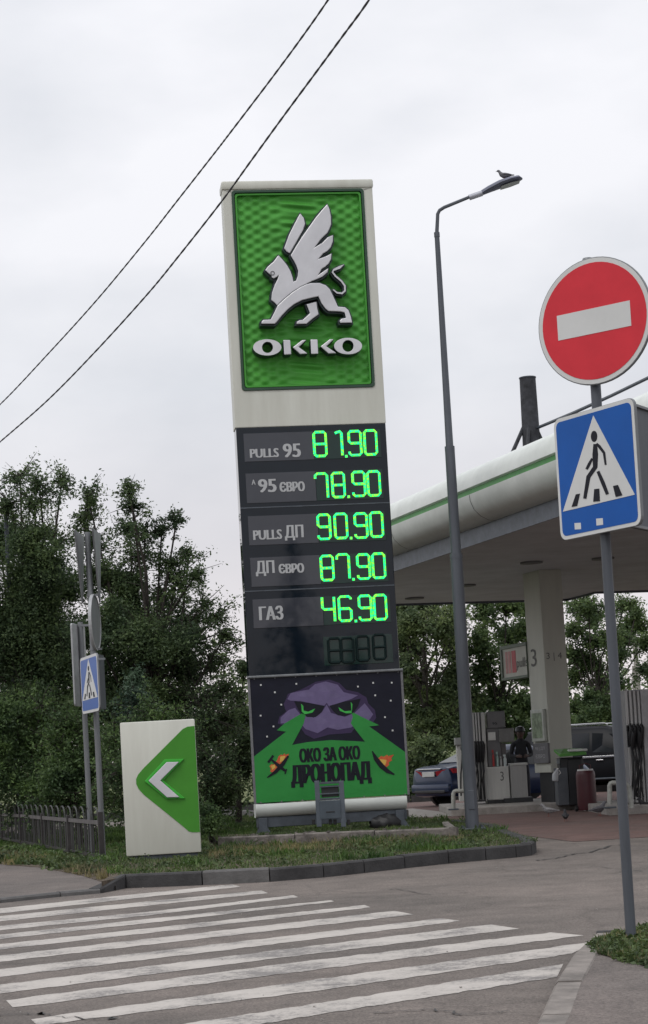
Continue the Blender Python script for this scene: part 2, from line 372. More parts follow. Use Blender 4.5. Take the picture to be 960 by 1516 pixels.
def _n(sc, d, ro):
    n = N(t, 'ShaderNodeTexNoise'); n.inputs['Scale'].default_value = sc; n.inputs['Detail'].default_value = d; n.inputs['Roughness'].default_value = ro
    t.links.new(c.outputs['Object'], n.inputs['Vector']); return n
n1 = _n(1.6, 8, .75); n2 = _n(30, 4, .8)
ad = N(t, 'ShaderNodeMath', operation='MULTIPLY_ADD'); ad.inputs[1].default_value = .55; t.links.new(n2.outputs[0], ad.inputs[0]); t.links.new(n1.outputs[0], ad.inputs[2])
rr = N(t, 'ShaderNodeValToRGB'); e = rr.color_ramp.elements; e[0].position = .66; e[1].position = .765
e[0].color = (.19, .176, .168, 1); e[1].color = (.40, .37, .34, 1); k = e.new(.90); k.color = (.47, .435, .40, 1)
t.links.new(ad.outputs[0], rr.inputs[0]); t.links.new(rr.outputs[0], b.inputs['Base Color'])
for (xa, ya0, ya1), (xm, ym0, ym1), (x0e, y0e, x1e, y1e) in stripes:
    edges = []
    for pts in (((xa, ya0), (xm, ym0), (x0e, y0e)), ((xa + 8, ya1), (xm, ym1), (x1e, y1e))):
        P_ = [Vector((*xy(*q), 0)) for q in pts]; n = 70; L1 = (P_[1] - P_[0]).length; L2 = (P_[2] - P_[1]).length; row_ = []
        for i in range(n + 1):
            d_ = (L1 + L2) * i / n; p = P_[0].lerp(P_[1], d_ / L1) if d_ < L1 else P_[1].lerp(P_[2], (d_ - L1) / L2)
            row_.append(Vector((p.x, p.y + random.uniform(-.016, .016) + .012 * math.sin(i * .9 + p.y * 7), -.0015)))
        edges.append(row_)
    mb = MB(); mb.add(edges[0] + edges[1], [(i, n + 1 + i, n + 2 + i, i + 1) for i in range(n)])
    mb.build('crosswalk_stripe', pm, road)

# ---- kerb stones along a line
def kerb(parent, pts, w, z0, z1, m, L=1.0, name='kerb_stone', gap=.014, mats=None, zf=None, idx0=0):
    pts = [Vector((p[0], p[1], 0)) for p in pts]; segs = []; acc = 0
    for a, b_ in zip(pts, pts[1:]):
        l = (b_ - a).length; k = max(1, round(l / L)); segs += [(a.lerp(b_, i / k), a.lerp(b_, (i + 1) / k)) for i in range(k)]
    tot = len(segs)
    for i, (a, b_) in enumerate(segs):
        d = (b_ - a).normalized(); nrm = Vector((-d.y, d.x, 0))
        pa = segs[i - 1][0] if i else a; nb = segs[i + 1][1] if i < tot - 1 else b_
        d0 = ((b_ - pa)).normalized(); d1 = ((nb - a)).normalized()
        n0 = Vector((-d0.y, d0.x, 0)); n1_ = Vector((-d1.y, d1.x, 0))
        za = z1 if zf is None else zf(a); zb = z1 if zf is None else zf(b_)
        jz = random.uniform(-.006, .006); g = d * gap / 2
        q = [a + g, b_ - g, b_ - g + n1_ * w, a + g + n0 * w]; ch = .018
        vs = []
        for j, p in enumerate(q):
            zt = (za if j in (0, 3) else zb) + jz
            vs += [(p.x, p.y, z0), (p.x, p.y, zt - ch)]
        ctr = sum(q, Vector()) / 4
        for j, p in enumerate(q):
            zt = (za if j in (0, 3) else zb) + jz; inn = (q[3 - j] - p).normalized() * ch
            vs.append((p.x + inn.x, p.y + inn.y, zt))
        fs = []
        for j in range(4): k = (j + 1) % 4; fs += [(2 * j, 2 * k, 2 * k + 1, 2 * j + 1), (2 * j + 1, 2 * k + 1, 8 + k, 8 + j)]
        fs.append((8, 9, 10, 11)); mb = MB(); mb.add(vs, fs)
        mm = (mats or {}).get(i + idx0, m); mb.build(name, mm, parent)

# ---- traffic island
KF = [(150, 1322), (187, 1314.5), (300, 1310), (400, 1305), (480, 1298.5), (540, 1292), (600, 1285), (665, 1278), (720, 1273), (765, 1269), (788, 1266)]
kf = [xy(*p) for p in KF]
tip = [xy(795, 1261), (kf[-1][0] + .16, kf[-1][1] + 1.5), (kf[-1][0] + .12, kf[-1][1] + 3.4), (2.45, 28.2), (2.1, 31.2)]
kline = kf + tip
back = [xy(606, 1210, .13), xy(450, 1211, .13), xy(330, 1209, .13), (-3.8, 38), (-7.6, 38), (-5.9, 31), (-3.0, 23.4), xy(165, 1293, .13)]
ipoly = [(p[0], p[1] + .08) for p in kline] + back
island = sheet('traffic_island', ipoly, .115, SOIL, thick=.2)
zr = lambda p: .05 + .09 * max(0, min(1, (p.x - kf[0][0]) / (kf[1][0] - kf[0][0])))
kerb(island, kline, .15, -.05, .14, CONCD, 1.45, zf=zr, mats={2: CONCL})
kerb(island, [xy(606, 1210), xy(450, 1211), xy(312, 1208)], .15, -.05, .16, CONCL, 1.2)
gb = [(p[0], p[1] + .24) for p in kline[1:]] + back
grass('island_grass', gb, 80000, .11, .045, L_GRASS, 'short green grass covering the traffic island under the price totem', w=.007)
grass('island_clover', gb, 26000, .11, .10, leafmat('weed_blades', (.04, .095, .02), (.10, .17, .045), .3), 'taller weed tufts scattered over the traffic island', w=.012, clump=260)
grass('dry_stalks', [xy(310, 1272, .12), xy(690, 1246, .12), xy(690, 1236, .12), xy(310, 1256, .12)], 2500, .11, .10, L_DRY, 'dry straw stalks and yellow flecks in front of the totem kerb', w=.006, clump=60)

# ---- left footpath and verge
lf = [xy(-400, 1360), xy(0, 1336.5), xy(90, 1327), xy(150, 1322), xy(172, 1317), xy(120, 1300), xy(60, 1288), xy(0, 1283), xy(-400, 1275)]
path_l = sheet('footpath', [(p[0], p[1] + .08) for p in lf[:4]] + lf[4:], .04, WALK, thick=.1)
kerb(path_l, lf[:4], .12, -.05, .045, CONCL, 1.1)
vpoly = [xy(-400, 1275), xy(0, 1284), xy(60, 1289), xy(120, 1301), xy(172, 1318), (-2.75, 22.9), (-6.2, 33), (-9, 40), (-30, 42), (-30, 25)]
sheet('verge', vpoly, .048, SOIL, thick=.1)
vg = [xy(-20, 1283), xy(60, 1287), xy(120, 1298), xy(150, 1300), (-2.75, 23.2), (-5.9, 32)]
grass('verge_grass', vg, 16000, .05, .11, L_GRASS, 'ragged green grass at the foot of the hooped fence', w=.008, clump=150)
grass('verge_dry_grass', [xy(-20, 1284), xy(60, 1289), xy(165, 1313), (-2.8, 23.0), (-5.8, 31)], 12000, .05, .14, L_DRY, 'dry yellow grass along the footpath edge', w=.006, clump=90)
gr = [xy(0, 1280), xy(70, 1284), xy(110, 1290), (-5.0, 28)]

# ---- right footpath with its kerb and grass patch
RK = [xy(760, 1590), xy(800, 1520), xy(822, 1470), xy(850, 1425), xy(884, 1393)]
rk2 = [(2.6, 11.55), (5.5, 12.1), (9, 13)]
path_r = sheet('footpath', [(RK[0][0] + .1, RK[0][1])] + [(p[0] + .12, p[1]) for p in RK[1:]] + rk2 + [(9, 5)], .05, WALK, thick=.1)
kerb(path_r, [RK[-1], *[]] + RK[::-1][1:], .15, -.05, .052, mat('worn_kerb_concrete', (.235, .21, .19), .9, var=.25, vscale=5, bump=.4, bscale=40), .95)
kerb(path_r, rk2[::-1] + [RK[-1]], .10, -.05, .07, CONCD, 1.0)
gp = [xy(878, 1399, .05), xy(884, 1412, .05), xy(915, 1421, .05), xy(962, 1432, .05), xy(1100, 1450, .05), xy(1100, 1385, .05), xy(960, 1376, .05), xy(895, 1391, .05)]
sheet('grass_patch_soil', gp, .055, SOIL)
grass('patch_grass', gp, 15000, .055, .028, L_GRASS, 'green grass around the foot of the no entry sign post', w=.004, clump=0)
grass('patch_weeds', gp, 2200, .055, .05, leafmat('weed_blades_near', (.04, .07, .025), (.10, .14, .05), .3), 'leafy weed tufts around the foot of the no entry sign post', w=.010, clump=40)
grass('patch_dry', gp, 3500, .055, .04, L_DRY, 'dry brown grass at the corner of the footpath', w=.005)
# cracks and sealed joints in the asphalt
TAR = mat('tar_seam', (.055, .052, .050), .8, var=.3, vscale=12)
for pts, w_ in (([(792, 1274), (822, 1271), (850, 1264), (872, 1262), (905, 1252), (935, 1250)], .035), ([(700, 1262 + 30), (760, 1288), (812, 1290), (880, 1283), (960, 1290)], .012),
                ([(478, 1318), (540, 1322), (585, 1316), (640, 1325), (700, 1320)], .010), ([(-10, 1505), (60, 1500), (130, 1509), (190, 1506)], .010), ([(560, 1500), (640, 1494), (690, 1503), (760, 1496)], .012)):
    P_ = [Vector((*xy(*p), 0)) for p in pts]; L_2 = []
    for a, b_ in zip(P_, P_[1:]):
        for i in range(10): q_ = a.lerp(b_, i / 10); L_2.append((q_.x + random.uniform(-.02, .02), q_.y + random.uniform(-.05, .05)))
    zz_ = .054 if pts[0][0] == 890 else .0025
    MB().prism(stroke(L_2, [w_ * random.uniform(.3, 1.3) for _ in L_2]), [], lambda x, y, d: Vector((x, y, zz_)), 0, 0).build('crack', TAR, road)
# fine litter and small stones on the road
mb = MB()
for i in range(160):
    x, y = random.uniform(-3.5, 4), random.uniform(8, 24); s = random.uniform(.003, .009)
    mb.box((x, y, s * .4), (s, s * 1.3, s * .8), random.uniform(0, 3))
mb.build('gravel_bits', CONC, None, kind='stuff', label='loose grit scattered over the road')

# ---- grassy bank and far wood behind the station
mb = MB(); nx, ny = 60, 10
def bank(x, y): return .15 + 1.25 * max(0, min(1, (y - 52) / 18)) ** 1.2 + .12 * math.sin(x * .6) * math.cos(y * .3)
vs = [(-60 + 150 * i / nx, 51 + 60 * j / ny, bank(-60 + 150 * i / nx, 51 + 60 * j / ny)) for j in range(ny + 1) for i in range(nx + 1)]
mb.add(vs, [(j * (nx + 1) + i, j * (nx + 1) + i + 1, (j + 1) * (nx + 1) + i + 1, (j + 1) * (nx + 1) + i) for j in range(ny) for i in range(nx)])
mb.build('grassy_bank', mat('bank_grass', (.135, .15, .06), 1, var=.25, vscale=2.2, bump=.8, bscale=10, col2=(.08, .10, .04)), smooth=True, kind='structure')
bk = thing('bank_kerb', (0, 50.9, 0), 0, 'dark kerb edging the grassy bank behind the fuel pumps', 'kerb')
for i in range(22):
    MB().box((-6 + i * 1.25, 50.9, .08), (1.22, .18, .2)).build('kerb_stone', CONCD, bk)

# ============================================================ PRICE TOTEM
PHI = R(7.4); TE = Vector((math.cos(PHI), math.sin(PHI), 0)); TN = Vector((math.sin(PHI), -math.cos(PHI), 0))
TO = Vector((-.04, 28.02, 0)) + TE * .04
HW = 1.145; TB = .30
totem = thing('price_totem', (TO.x, TO.y, 0.), PHI, 'tall fuel price totem with white winged lion on green and lit green prices', 'price sign')
def tw(s, z, d=0.): return TO + TE * s + Vector((0, 0, z)) + TN * d
def tp(px, py):
    q = PL(px, py, TO, TN); return ((q - TO).dot(TE), q.z)
def tbox(s0, s1, z0, z1, d0, d1, bev=.015, mi=0, mb=None):
    mb = mb or MB(); c = tw((s0 + s1) / 2, (z0 + z1) / 2, (d0 + d1) / 2); return mb.bbox(c, (s1 - s0, abs(d1 - d0), z1 - z0), bev, PHI, mi)
ZT, ZB = 10.03, 6.27
# cabinet with its raised cream surround
tbox(-HW + .02, HW - .02, 2.5, ZT - .13, -.34, -.09).build('cabinet', MGREY, totem)
ga, gb_, gc, gd = tp(343, 283), tp(540, 279), tp(553, 573), tp(359, 578)
gs0, gs1 = (ga[0] + gd[0]) / 2, (gb_[0] + gc[0]) / 2; gz1, gz0 = (ga[1] + gb_[1]) / 2, (gc[1] + gd[1]) / 2
mb = MB(); mb.prism([(-HW, ZB), (HW, ZB), (HW, ZT - .13), (-HW, ZT - .13)], [rrect(gs0, gz0, gs1, gz1, .05)], tw, -.36, .0)
mb.build('surround', WHITE, totem, bevel=.012)
mb = MB(); n = 6
for k in range(1): tbox(-HW - .015, HW + .015, ZT - .135, ZT, -.37, .022, .03, 0, mb)
mb.build('top_cap', WHITE, totem, smooth=True)
mb = MB(); mb.prism(rrect(gs0 - .004, gz0 - .004, gs1 + .004, gz1 + .004, .05), [rrect(gs0 + .035, gz0 + .035, gs1 - .035, gz1 - .035, .04)], tw, -.06, .018)
mb.build('panel_frame', DGREEN, totem, bevel=.006)
mb = MB(); mb.prism(rrect(gs0 + .045, gz0 + .045, gs1 - .045, gz1 - .045, .04), [rrect(gs0 + .07, gz0 + .07, gs1 - .07, gz1 - .07, .04)], tw, -.06, .0)
mb.build('panel_frame', GREEN, totem, bevel=.006)
# rippled green field
nx, nz = 200, 300; X0, X1, Z0, Z1 = gs0 + .04, gs1 - .04, gz0 + .04, gz1 - .04
I, J = np.meshgrid(np.linspace(X0, X1, nx + 1), np.linspace(Z0, Z1, nz + 1)); cxm = (X0 + X1) / 2; hw = (X1 - X0) / 2
u_ = (I - cxm) / hw; au = np.abs(u_)
ph = np.pi * (1.1 * au + 6.6 * np.clip(au - .22, 0, 1) ** 1.35); cell = np.cos(ph)
row = 2 * np.pi * (J - Z0) / .145
hgt = .014 * np.sin(row + .9 * np.sin(u_ * 5) * np.exp(-(au / .5) ** 2)) * cell + .008 * np.sin(row * 1.47 + u_ * 7) * np.exp(-(au / .35) ** 2)
P0 = np.array(TO)[:3]; te = np.array(TE); tn = np.array(TN)
V = P0 + I[..., None] * te + J[..., None] * np.array([0, 0, 1.]) + (hgt - .055)[..., None] * tn
idx = np.arange((nx + 1) * (nz + 1)).reshape(nz + 1, nx + 1)
Fq = np.stack([idx[:-1, :-1], idx[:-1, 1:], idx[1:, 1:], idx[1:, :-1]], -1).reshape(-1, 4)
mb = MB(); mb.v = [Vector(p) for p in V.reshape(-1, 3)]; mb.f = [tuple(int(k) for k in q) for q in Fq]; mb.m = [0] * len(mb.f)
mb.build('rippled_green_panel', GREEN, totem, smooth=True, nofix=True)
# winged lion relief (traced outline), photo crop coordinates
def ge(x, y): return tp(370 + x / 5.333, 290 + y / 5.333)
arc = [(208, 890), (262, 838), (330, 782), (392, 742), (435, 722)]
front = [(218, 490), (255, 530), (290, 575), (315, 620), (330, 665), (337, 698), (355, 690), (368, 655), (371, 615), (358, 575), (340, 540), (312, 495),
         (350, 430), (400, 350), (450, 280), (510, 195), (560, 135), (602, 88), (620, 130), (632, 190), (633, 250), (618, 290), (604, 318), (555, 365), (510, 425),
         (560, 395), (605, 350), (648, 332), (647, 385), (630, 432), (602, 462), (570, 480), (538, 518), (590, 500), (637, 475), (632, 525), (613, 560), (585, 585), (560, 600), (536, 643),
         (575, 615), (613, 590), (603, 628), (565, 662), (520, 682), (480, 698)] + arc[::-1] + [(190, 868), (160, 845), (165, 790), (185, 730), (210, 680), (218, 655), (200, 668), (182, 676), (165, 670), (163, 652), (145, 640), (112, 610), (135, 580), (180, 540)]
hind = arc + [(470, 712), (540, 712), (590, 730), (622, 762), (645, 810), (668, 860), (685, 897), (740, 902), (768, 925), (786, 975), (797, 1026), (700, 1028), (695, 1008), (712, 992), (745, 985),
              (735, 946), (700, 938), (610, 935), (585, 915), (555, 875), (530, 820), (480, 830), (400, 850), (340, 882), (290, 922), (240, 975), (203, 1022), (188, 1035), (83, 1035), (82, 1016), (100, 1000), (155, 998), (180, 950)]
leg2 = [(437, 875), (520, 852), (525, 900), (537, 955), (490, 988), (440, 1030), (358, 1032), (362, 1012), (385, 998), (410, 995), (465, 945), (452, 910)]
wing2 = [(390, 155), (420, 195), (431, 240), (415, 290), (365, 380), (310, 475), (285, 462), (262, 435), (300, 330), (345, 240)]
tail = stroke([(650, 757), (680, 782), (720, 787), (743, 768), (742, 728), (715, 690), (668, 650), (645, 620), (655, 602), (700, 583), (735, 560)], [10, 13, 15, 15, 15, 14, 14, 13, 16, 22, 3])
for nm, poly, d1 in (('emblem_wing', wing2, .14), ('emblem_body', front, .17), ('emblem_hindquarters', hind, .19), ('emblem_paw', leg2, .15), ('emblem_tail', tail, .13)):
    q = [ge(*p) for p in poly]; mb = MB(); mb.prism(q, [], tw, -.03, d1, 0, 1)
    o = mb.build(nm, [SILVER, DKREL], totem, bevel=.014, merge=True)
    c = Vector((sum(p[0] for p in q) / len(q), sum(p[1] for p in q) / len(q)))
    # dark backing plate a little larger
    bm = bmesh.new(); vv = [bm.verts.new((p[0], p[1], 0)) for p in q]; f = bm.faces.new(vv); bm.normal_update()
    outp = []
    k = len(q); area = sum(q[i][0] * q[(i + 1) % k][1] - q[(i + 1) % k][0] * q[i][1] for i in range(k)); sg = 1 if area > 0 else -1
    for i in range(k):
        a = Vector(q[i - 1]); b2 = Vector(q[i]); c2 = Vector(q[(i + 1) % k]); e1 = (b2 - a).normalized(); e2 = (c2 - b2).normalized()
        n1v = Vector((e1.y, -e1.x)) * sg; n2v = Vector((e2.y, -e2.x)) * sg; nn = (n1v + n2v); nn = nn.normalized() if nn.length > .1 else n1v
        outp.append(tuple(b2 + nn * .022))
    bm.free(); mb = MB(); mb.prism(outp, [], tw, -.04, d1 - .045); mb.build('backing', DKREL, o)
ex, ey = ge(172, 634); MB().prism(ell(ex, ey, .034, .034), [ell(ex, ey, .020, .020)], tw, .16, .176).build('emblem_eye', MGREY, totem)
# raised lettering
def letters(items):
    for outer, holes in items:
        q = [ge(*p) for p in outer]; hs = [[ge(*p) for p in h] for h in holes]
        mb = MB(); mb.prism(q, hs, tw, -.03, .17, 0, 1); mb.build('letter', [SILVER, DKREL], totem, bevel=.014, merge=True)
        c = (sum(p[0] for p in q) / len(q), sum(p[1] for p in q) / len(q))
letters([(ell(130, 1216, 111, 64, 40), [ell(132, 1216, 43, 44, 24)]), ([(255, 1156), (312, 1156), (320, 1272), (262, 1275)], []),
         ([(328, 1215), (405, 1156), (442, 1156), (380, 1213), (452, 1266), (388, 1270)], []), ([(468, 1152), (526, 1152), (532, 1268), (474, 1270)], []),
         ([(546, 1209), (620, 1150), (657, 1150), (597, 1207), (678, 1262), (612, 1266)], []), (ell(765, 1206, 111, 66, 40), [ell(764, 1205, 43, 45, 24)])])
# price board
tbox(-HW + .01, HW - .01, 2.53, ZB - .004, -.34, .012, .01).build('price_board', GLASSD, totem)
board = [o for o in totem.children if o.name.startswith('price_board')][0]
def bp_(x, y): return tp(340 + x / 3.692, 610 + y / 3.692)
for q in ((340 + 60 / 3.69, 748.5), (340 + 60 / 3.69, 871.5)):
    z = tp(460, q[1] - 0)[1]; tbox(-HW + .012, HW - .012, z - .012, z + .006, .0, .018, .003).build('board_seam', DGREY, board)
rows = [(112, 268), (330, 495), (563, 725), (790, 952), (1018, 1178), (1240, 1400)]
pls = [75, 88, 105, 115, 128, 140]
for i, ((y0, y1), xl) in enumerate(zip(rows, pls)):
    a = bp_(xl, y0 + 8); b2 = bp_(xl + 10, y1 + 6); s0 = (a[0] + b2[0]) / 2 ; z0, z1 = b2[1], a[1]
    s0 = -HW + .115; sm = .02; s1 = HW - .10
    if i < 5: tbox(s0, sm, z0, z1, 0, .020, .004).build('label_plate', PLATE, board)
    o = tbox(sm + (.006 if i < 5 else -.02), s1, z0, z1, 0, .018, .004).build('display_window', mat('display_glass', (.003, .024, .020), .04, var=.1, spec=.42), board)  # green tint in the glass colour stands in for the digits' halo
def btext(txt, x0, y0, x1, y1, bold=.02):
    a = bp_((x0 + x1) / 2, (y0 + y1) / 2); k = 3.692 * F / 28.0
    text('lettering', txt, LETT, totem, tw, a, (x1 - x0) / k, (y1 - y0) / k, .024, bold)
btext('PULLS', 110, 201, 270, 250, .06); btext('95', 290, 173, 390, 249, .05)
btext('A', 120, 371, 142, 399); btext('95', 155, 367, 257, 440, .05); btext('ЄВРО', 272, 382, 412, 436, .065)
btext('PULLS', 128, 645, 287, 698, .06); btext('ДП', 300, 618, 405, 702, .04)
btext('ДП', 142, 813, 246, 897, .04); btext('ЄВРО', 267, 829, 408, 881, .065)
btext('ГАЗ', 160, 1061, 294, 1137, .06)
SEG = {'0': [[(0, 0), (1, 0), (1, 2), (0, 2), (0, 0)]], '1': [[(.45, 1.85), (.75, 2), (1, 2), (1, 0)]], '4': [[(0, 2), (0, 1), (1, 1)], [(1, 2), (1, 0)]],
       '6': [[(1, 1.75), (1, 2), (0, 2), (0, 0), (1, 0), (1, 1), (0, 1)]], '7': [[(0, 1.6), (0, 2), (1, 2), (1, 0)]],
       '8': [[(0, 0), (1, 0), (1, 2), (0, 2), (0, 0)], [(0, 1), (1, 1)]], '9': [[(0, .3), (0, 0), (1, 0), (1, 2), (0, 2), (0, 1), (1, 1)]]}
def chamf(pts, r=.16):
    o = [pts[0]] if pts[0] != pts[-1] else []; n = len(pts); closed = pts[0] == pts[-1]
    rng = range(n - 1) if closed else range(1, n - 1)
    for i in rng:
        p = Vector(pts[i]); a = Vector(pts[i - 1] if i else pts[-2]); b2 = Vector(pts[i + 1]); o += [tuple(p + (a - p).normalized() * r), tuple(p + (b2 - p).normalized() * r)]
    o.append(o[0] if closed else pts[-1]); return o
DW, DH, SWD = .180, .182, .041
def digit(ch, s, z, m, name='price_digit'):
    mb = MB()
    if ch == '.': tbox(s - .02, s + .02, z - .02, z + .02, .016, .026, .006, 0, mb)
    else:
        for line in SEG[ch]:
            for line2 in [chamf(line)]:
                pts = [tw(s + p[0] * DW, z + p[1] * DH, .022) for p in line2]; mb.tube(pts, SWD / 2, 6)
    mb.build(name, m, board)
prices = [('81.90', [(466, 250), (553, 247), (638, 243), (657, 245), (742, 241)]), ('78.90', [(474, 478), (566, 474), (651, 464), (678, 468), (760, 465)]),
          ('90.90', [(488, 703), (580, 698), (664, 690), (690, 696), (775, 690)]), ('87.90', [(505, 928), (592, 920), (677, 915), (704, 920), (787, 915)]),
          ('46.90', [(512, 1154), (603, 1150), (690, 1143), (713, 1146), (795, 1142)])]
for txt, pos in prices:
    for ch, (x, y) in zip(txt, pos):
        s, z = bp_(x, y); digit(ch, s + (0 if ch != '.' else 0), z + (.02 if ch != '.' else 0), LED, 'price_digit' if ch != '.' else 'decimal_point')
for x, y in ((545, 1372), (615, 1370), (700, 1360), (790, 1352)): s, z = bp_(x, y); digit('8', s, z, LEDOFF, 'unlit_digit')
# banner on its lower face
BD = .03
tbox(-HW + .06, HW - .06, .66, 2.52, -.30, -.02).build('lower_box', DGREY, totem)
def tpr(px, py): return tp(px, py)
banner = tbox(-HW + .005, HW + .01, .655, 2.515, -.012, BD - .012, .004).build('banner', mat('banner_night', (.008, .009, .02), .5, spec=.25, var=.1, bump=1.0, bscale=1.6), totem)
def bn(x, y): return tp(370 + x / 4, 1000 + y / 4)
def wrink(s, z): return .004 * math.sin(s * 9 + z * 4)
def bprint(name, poly, m, lay, par=None):
    q = [(max(-HW + .008, min(HW + .007, p[0])), max(.66, min(2.51, p[1]))) for p in (bn(*a) for a in poly)]
    MB().prism(q, [], lambda s, z, d: tw(s, z, d), 0, BD - .012 + lay * .0022, back=False).build(name, m, banner)
PUR1 = mat('dark_purple_print', (.045, .03, .08), .6, spec=.25, var=.05); PUR2 = mat('purple_print', (.145, .115, .23), .6, spec=.25, var=.08)
GRP = mat('banner_green', (.03, .25, .05), .5, spec=.25, var=.05, vscale=3, bump=1.0, bscale=1.6); ORG = mat('flame_orange', (.55, .14, .03), .6, var=.1, vscale=20, col2=(.5, .03, .02)); YEL = mat('flame_yellow', (.65, .42, .08), .6)
bprint('printed_cloud', [(225, 110), (300, 85), (350, 60), (390, 38), (470, 25), (530, 45), (570, 85), (640, 100), (690, 130), (700, 165), (740, 205), (748, 250), (722, 290), (640, 285), (600, 340), (540, 345), (470, 350), (380, 375), (330, 350), (300, 310), (200, 295), (165, 285), (175, 245), (215, 215), (200, 170), (215, 140)], PUR1, 1)
bprint('printed_cloud_light', [(222, 140), (242, 105), (300, 92), (350, 84), (385, 52), (450, 36), (520, 55), (556, 100), (640, 118), (600, 140), (500, 172), (470, 185), (455, 162), (440, 180), (380, 168), (300, 152), (240, 150)], PUR2, 2)
bprint('printed_cloud_light', [(230, 205), (268, 192), (300, 232), (380, 250), (430, 212), (455, 172), (480, 222), (560, 245), (620, 222), (680, 165), (730, 230), (702, 270), (640, 280), (600, 308), (520, 322), (460, 308), (400, 342), (330, 318), (300, 284), (182, 284), (182, 250)], PUR2, 2)
PUR3 = mat('shaded_purple_print', (.085, .06, .145), .6, spec=.25); PUR4 = mat('pale_purple_print', (.16, .13, .25), .6, spec=.25)
def puff(cx, cy, rx, ry, m_, lay, seed):
    rg = random.Random(seed); pts_ = []
    for k_ in range(18):
        t_ = 2 * math.pi * k_ / 18; q_ = 1 + rg.uniform(-.22, .18); pts_.append((cx + rx * q_ * math.cos(t_), cy + ry * q_ * math.sin(t_)))
    bprint('printed_puff', pts_, m_, lay)
for k_, (cx_, cy_, rx_, ry_, m_, l_) in enumerate(((330, 112, 40, 16, PUR4, 2.3), (455, 75, 46, 22, PUR4, 2.3), (560, 128, 38, 12, PUR3, 2.3), (270, 130, 22, 12, PUR3, 2.3), (405, 128, 26, 12, PUR3, 2.35), (500, 118, 26, 12, PUR4, 2.35),
        (250, 240, 26, 18, PUR4, 2.3), (330, 285, 30, 14, PUR3, 2.3), (420, 268, 30, 20, PUR4, 2.3), (455, 225, 16, 22, PUR3, 2.35), (540, 280, 34, 16, PUR3, 2.3), (500, 300, 26, 9, PUR4, 2.35), (680, 225, 24, 20, PUR4, 2.3), (640, 258, 24, 12, PUR3, 2.35), (215, 262, 18, 10, PUR3, 2.35), (600, 290, 16, 9, PUR4, 2.3))):
    if m_ is PUR4: puff(cx_, cy_, rx_ * 1.25, ry_ * 1.1, m_, l_, k_)
GLW = mat('bright_green_print', (.06, .45, .08), .5, spec=.25)
bprint('printed_eye', [(262, 152), (330, 160), (442, 180), (425, 218), (390, 246), (340, 246), (300, 222), (280, 190)], BLKP, 3)
bprint('printed_eye', [(470, 180), (560, 155), (655, 138), (640, 182), (610, 222), (570, 240), (520, 236), (490, 207)], BLKP, 3)
bprint('printed_glow', [(303, 168), (316, 180), (318, 208), (345, 215), (387, 196), (370, 220), (325, 230), (308, 215)], GLW, 4)
bprint('printed_glow', [(597, 158), (607, 170), (604, 208), (560, 212), (524, 188), (533, 210), (570, 224), (602, 224)], GLW, 4)
bprint('printed_ground', [(-20, 485), (215, 333), (160, 325), (205, 285), (312, 222), (330, 235), (318, 285), (250, 412), (340, 395), (480, 383), (600, 388), (682, 393), (640, 340), (598, 285), (610, 245), (598, 212), (660, 245), (765, 295), (706, 302), (960, 455), (990, 800), (-20, 800)], GRP, 3)
mb = MB()
for x, y in ((65, 57), (148, 100), (186, 173), (64, 238), (140, 302), (102, 362), (275, 50), (640, 66), (730, 44), (840, 43), (742, 118), (834, 149), (800, 247), (845, 326)):
    s, z = bn(x, y); mb.prism([(s - .012, z - .012), (s + .012, z - .012), (s + .012, z + .012), (s - .012, z + .012)], [], tw, 0, BD - .012 + .0035, back=False)
mb.build('printed_stars', SIGNW, banner)
def bt(txt, x0, y0, x1, y1, bold):
    a = bn((x0 + x1) / 2, (y0 + y1) / 2); k = 4 * F / 28.0
    text('lettering', txt, BLKP, banner, tw, a, (x1 - x0) / k, (y1 - y0) / k, BD - .012 + .0095, bold)
bt('ОКО ЗА ОКО', 290, 424, 655, 506, .09); bt('ДРОНОПАД', 240, 518, 722, 652, .085)
for pts in ([(170, 478), (186, 468), (192, 474), (205, 462), (210, 470), (232, 464), (222, 484), (226, 496), (208, 506), (204, 520), (184, 530), (172, 522), (150, 516), (162, 500)], [(116, 536), (130, 524), (138, 530), (150, 516), (158, 532), (170, 544), (156, 552), (152, 566), (134, 574), (122, 570), (124, 552)], [(760, 490), (778, 476), (790, 482), (812, 470), (818, 478), (852, 468), (836, 492), (842, 502), (822, 514), (824, 530), (804, 546), (785, 536), (758, 526), (768, 508)]):
    bprint('printed_flame', pts, ORG, 4)
for pts in ([(180, 480), (212, 476), (198, 505), (178, 515)], [(125, 535), (148, 528), (152, 545), (132, 560)], [(768, 495), (810, 500), (800, 535), (775, 520)]): bprint('printed_flame_core', pts, YEL, 5)
bprint('printed_drone', stroke([(103, 604), (150, 572), (195, 525), (228, 476)], [6, 20, 24, 10]), BLKP, 6)
bprint('printed_drone', stroke([(138, 474), (122, 498), (108, 515)], [14, 14, 14]), BLKP, 6)
bprint('printed_drone', stroke([(122, 494), (165, 530), (210, 565)], [8, 20, 14]), BLKP, 7)
bprint('printed_drone', stroke([(218, 553), (208, 583)], [8, 8]), BLKP, 6)
bprint('printed_drone', stroke([(724, 448), (745, 492), (778, 535), (815, 567), (855, 586)], [6, 26, 30, 24, 8]), BLKP, 6)
mb = MB()
for i in range(8):
    for z in (.665, 2.50): s = -HW + .08 + i * .31; mb.prism(ell(s, z, .012, .012, 8), [], tw, BD - .015, BD - .004, back=False)
mb.build('grommets', MGREY, banner)
for s in (-HW - .002, HW + .012): tbox(s - .018, s + .018, .65, 2.53, -.02, .03, .006).build('banner_rail', MGREY, totem)
mb = MB(); mb.tube([tw(-HW - .02, 2.525, .03), tw(HW + .03, 2.525, .03)], .022, 8); mb.build('banner_rail', GREY, totem)
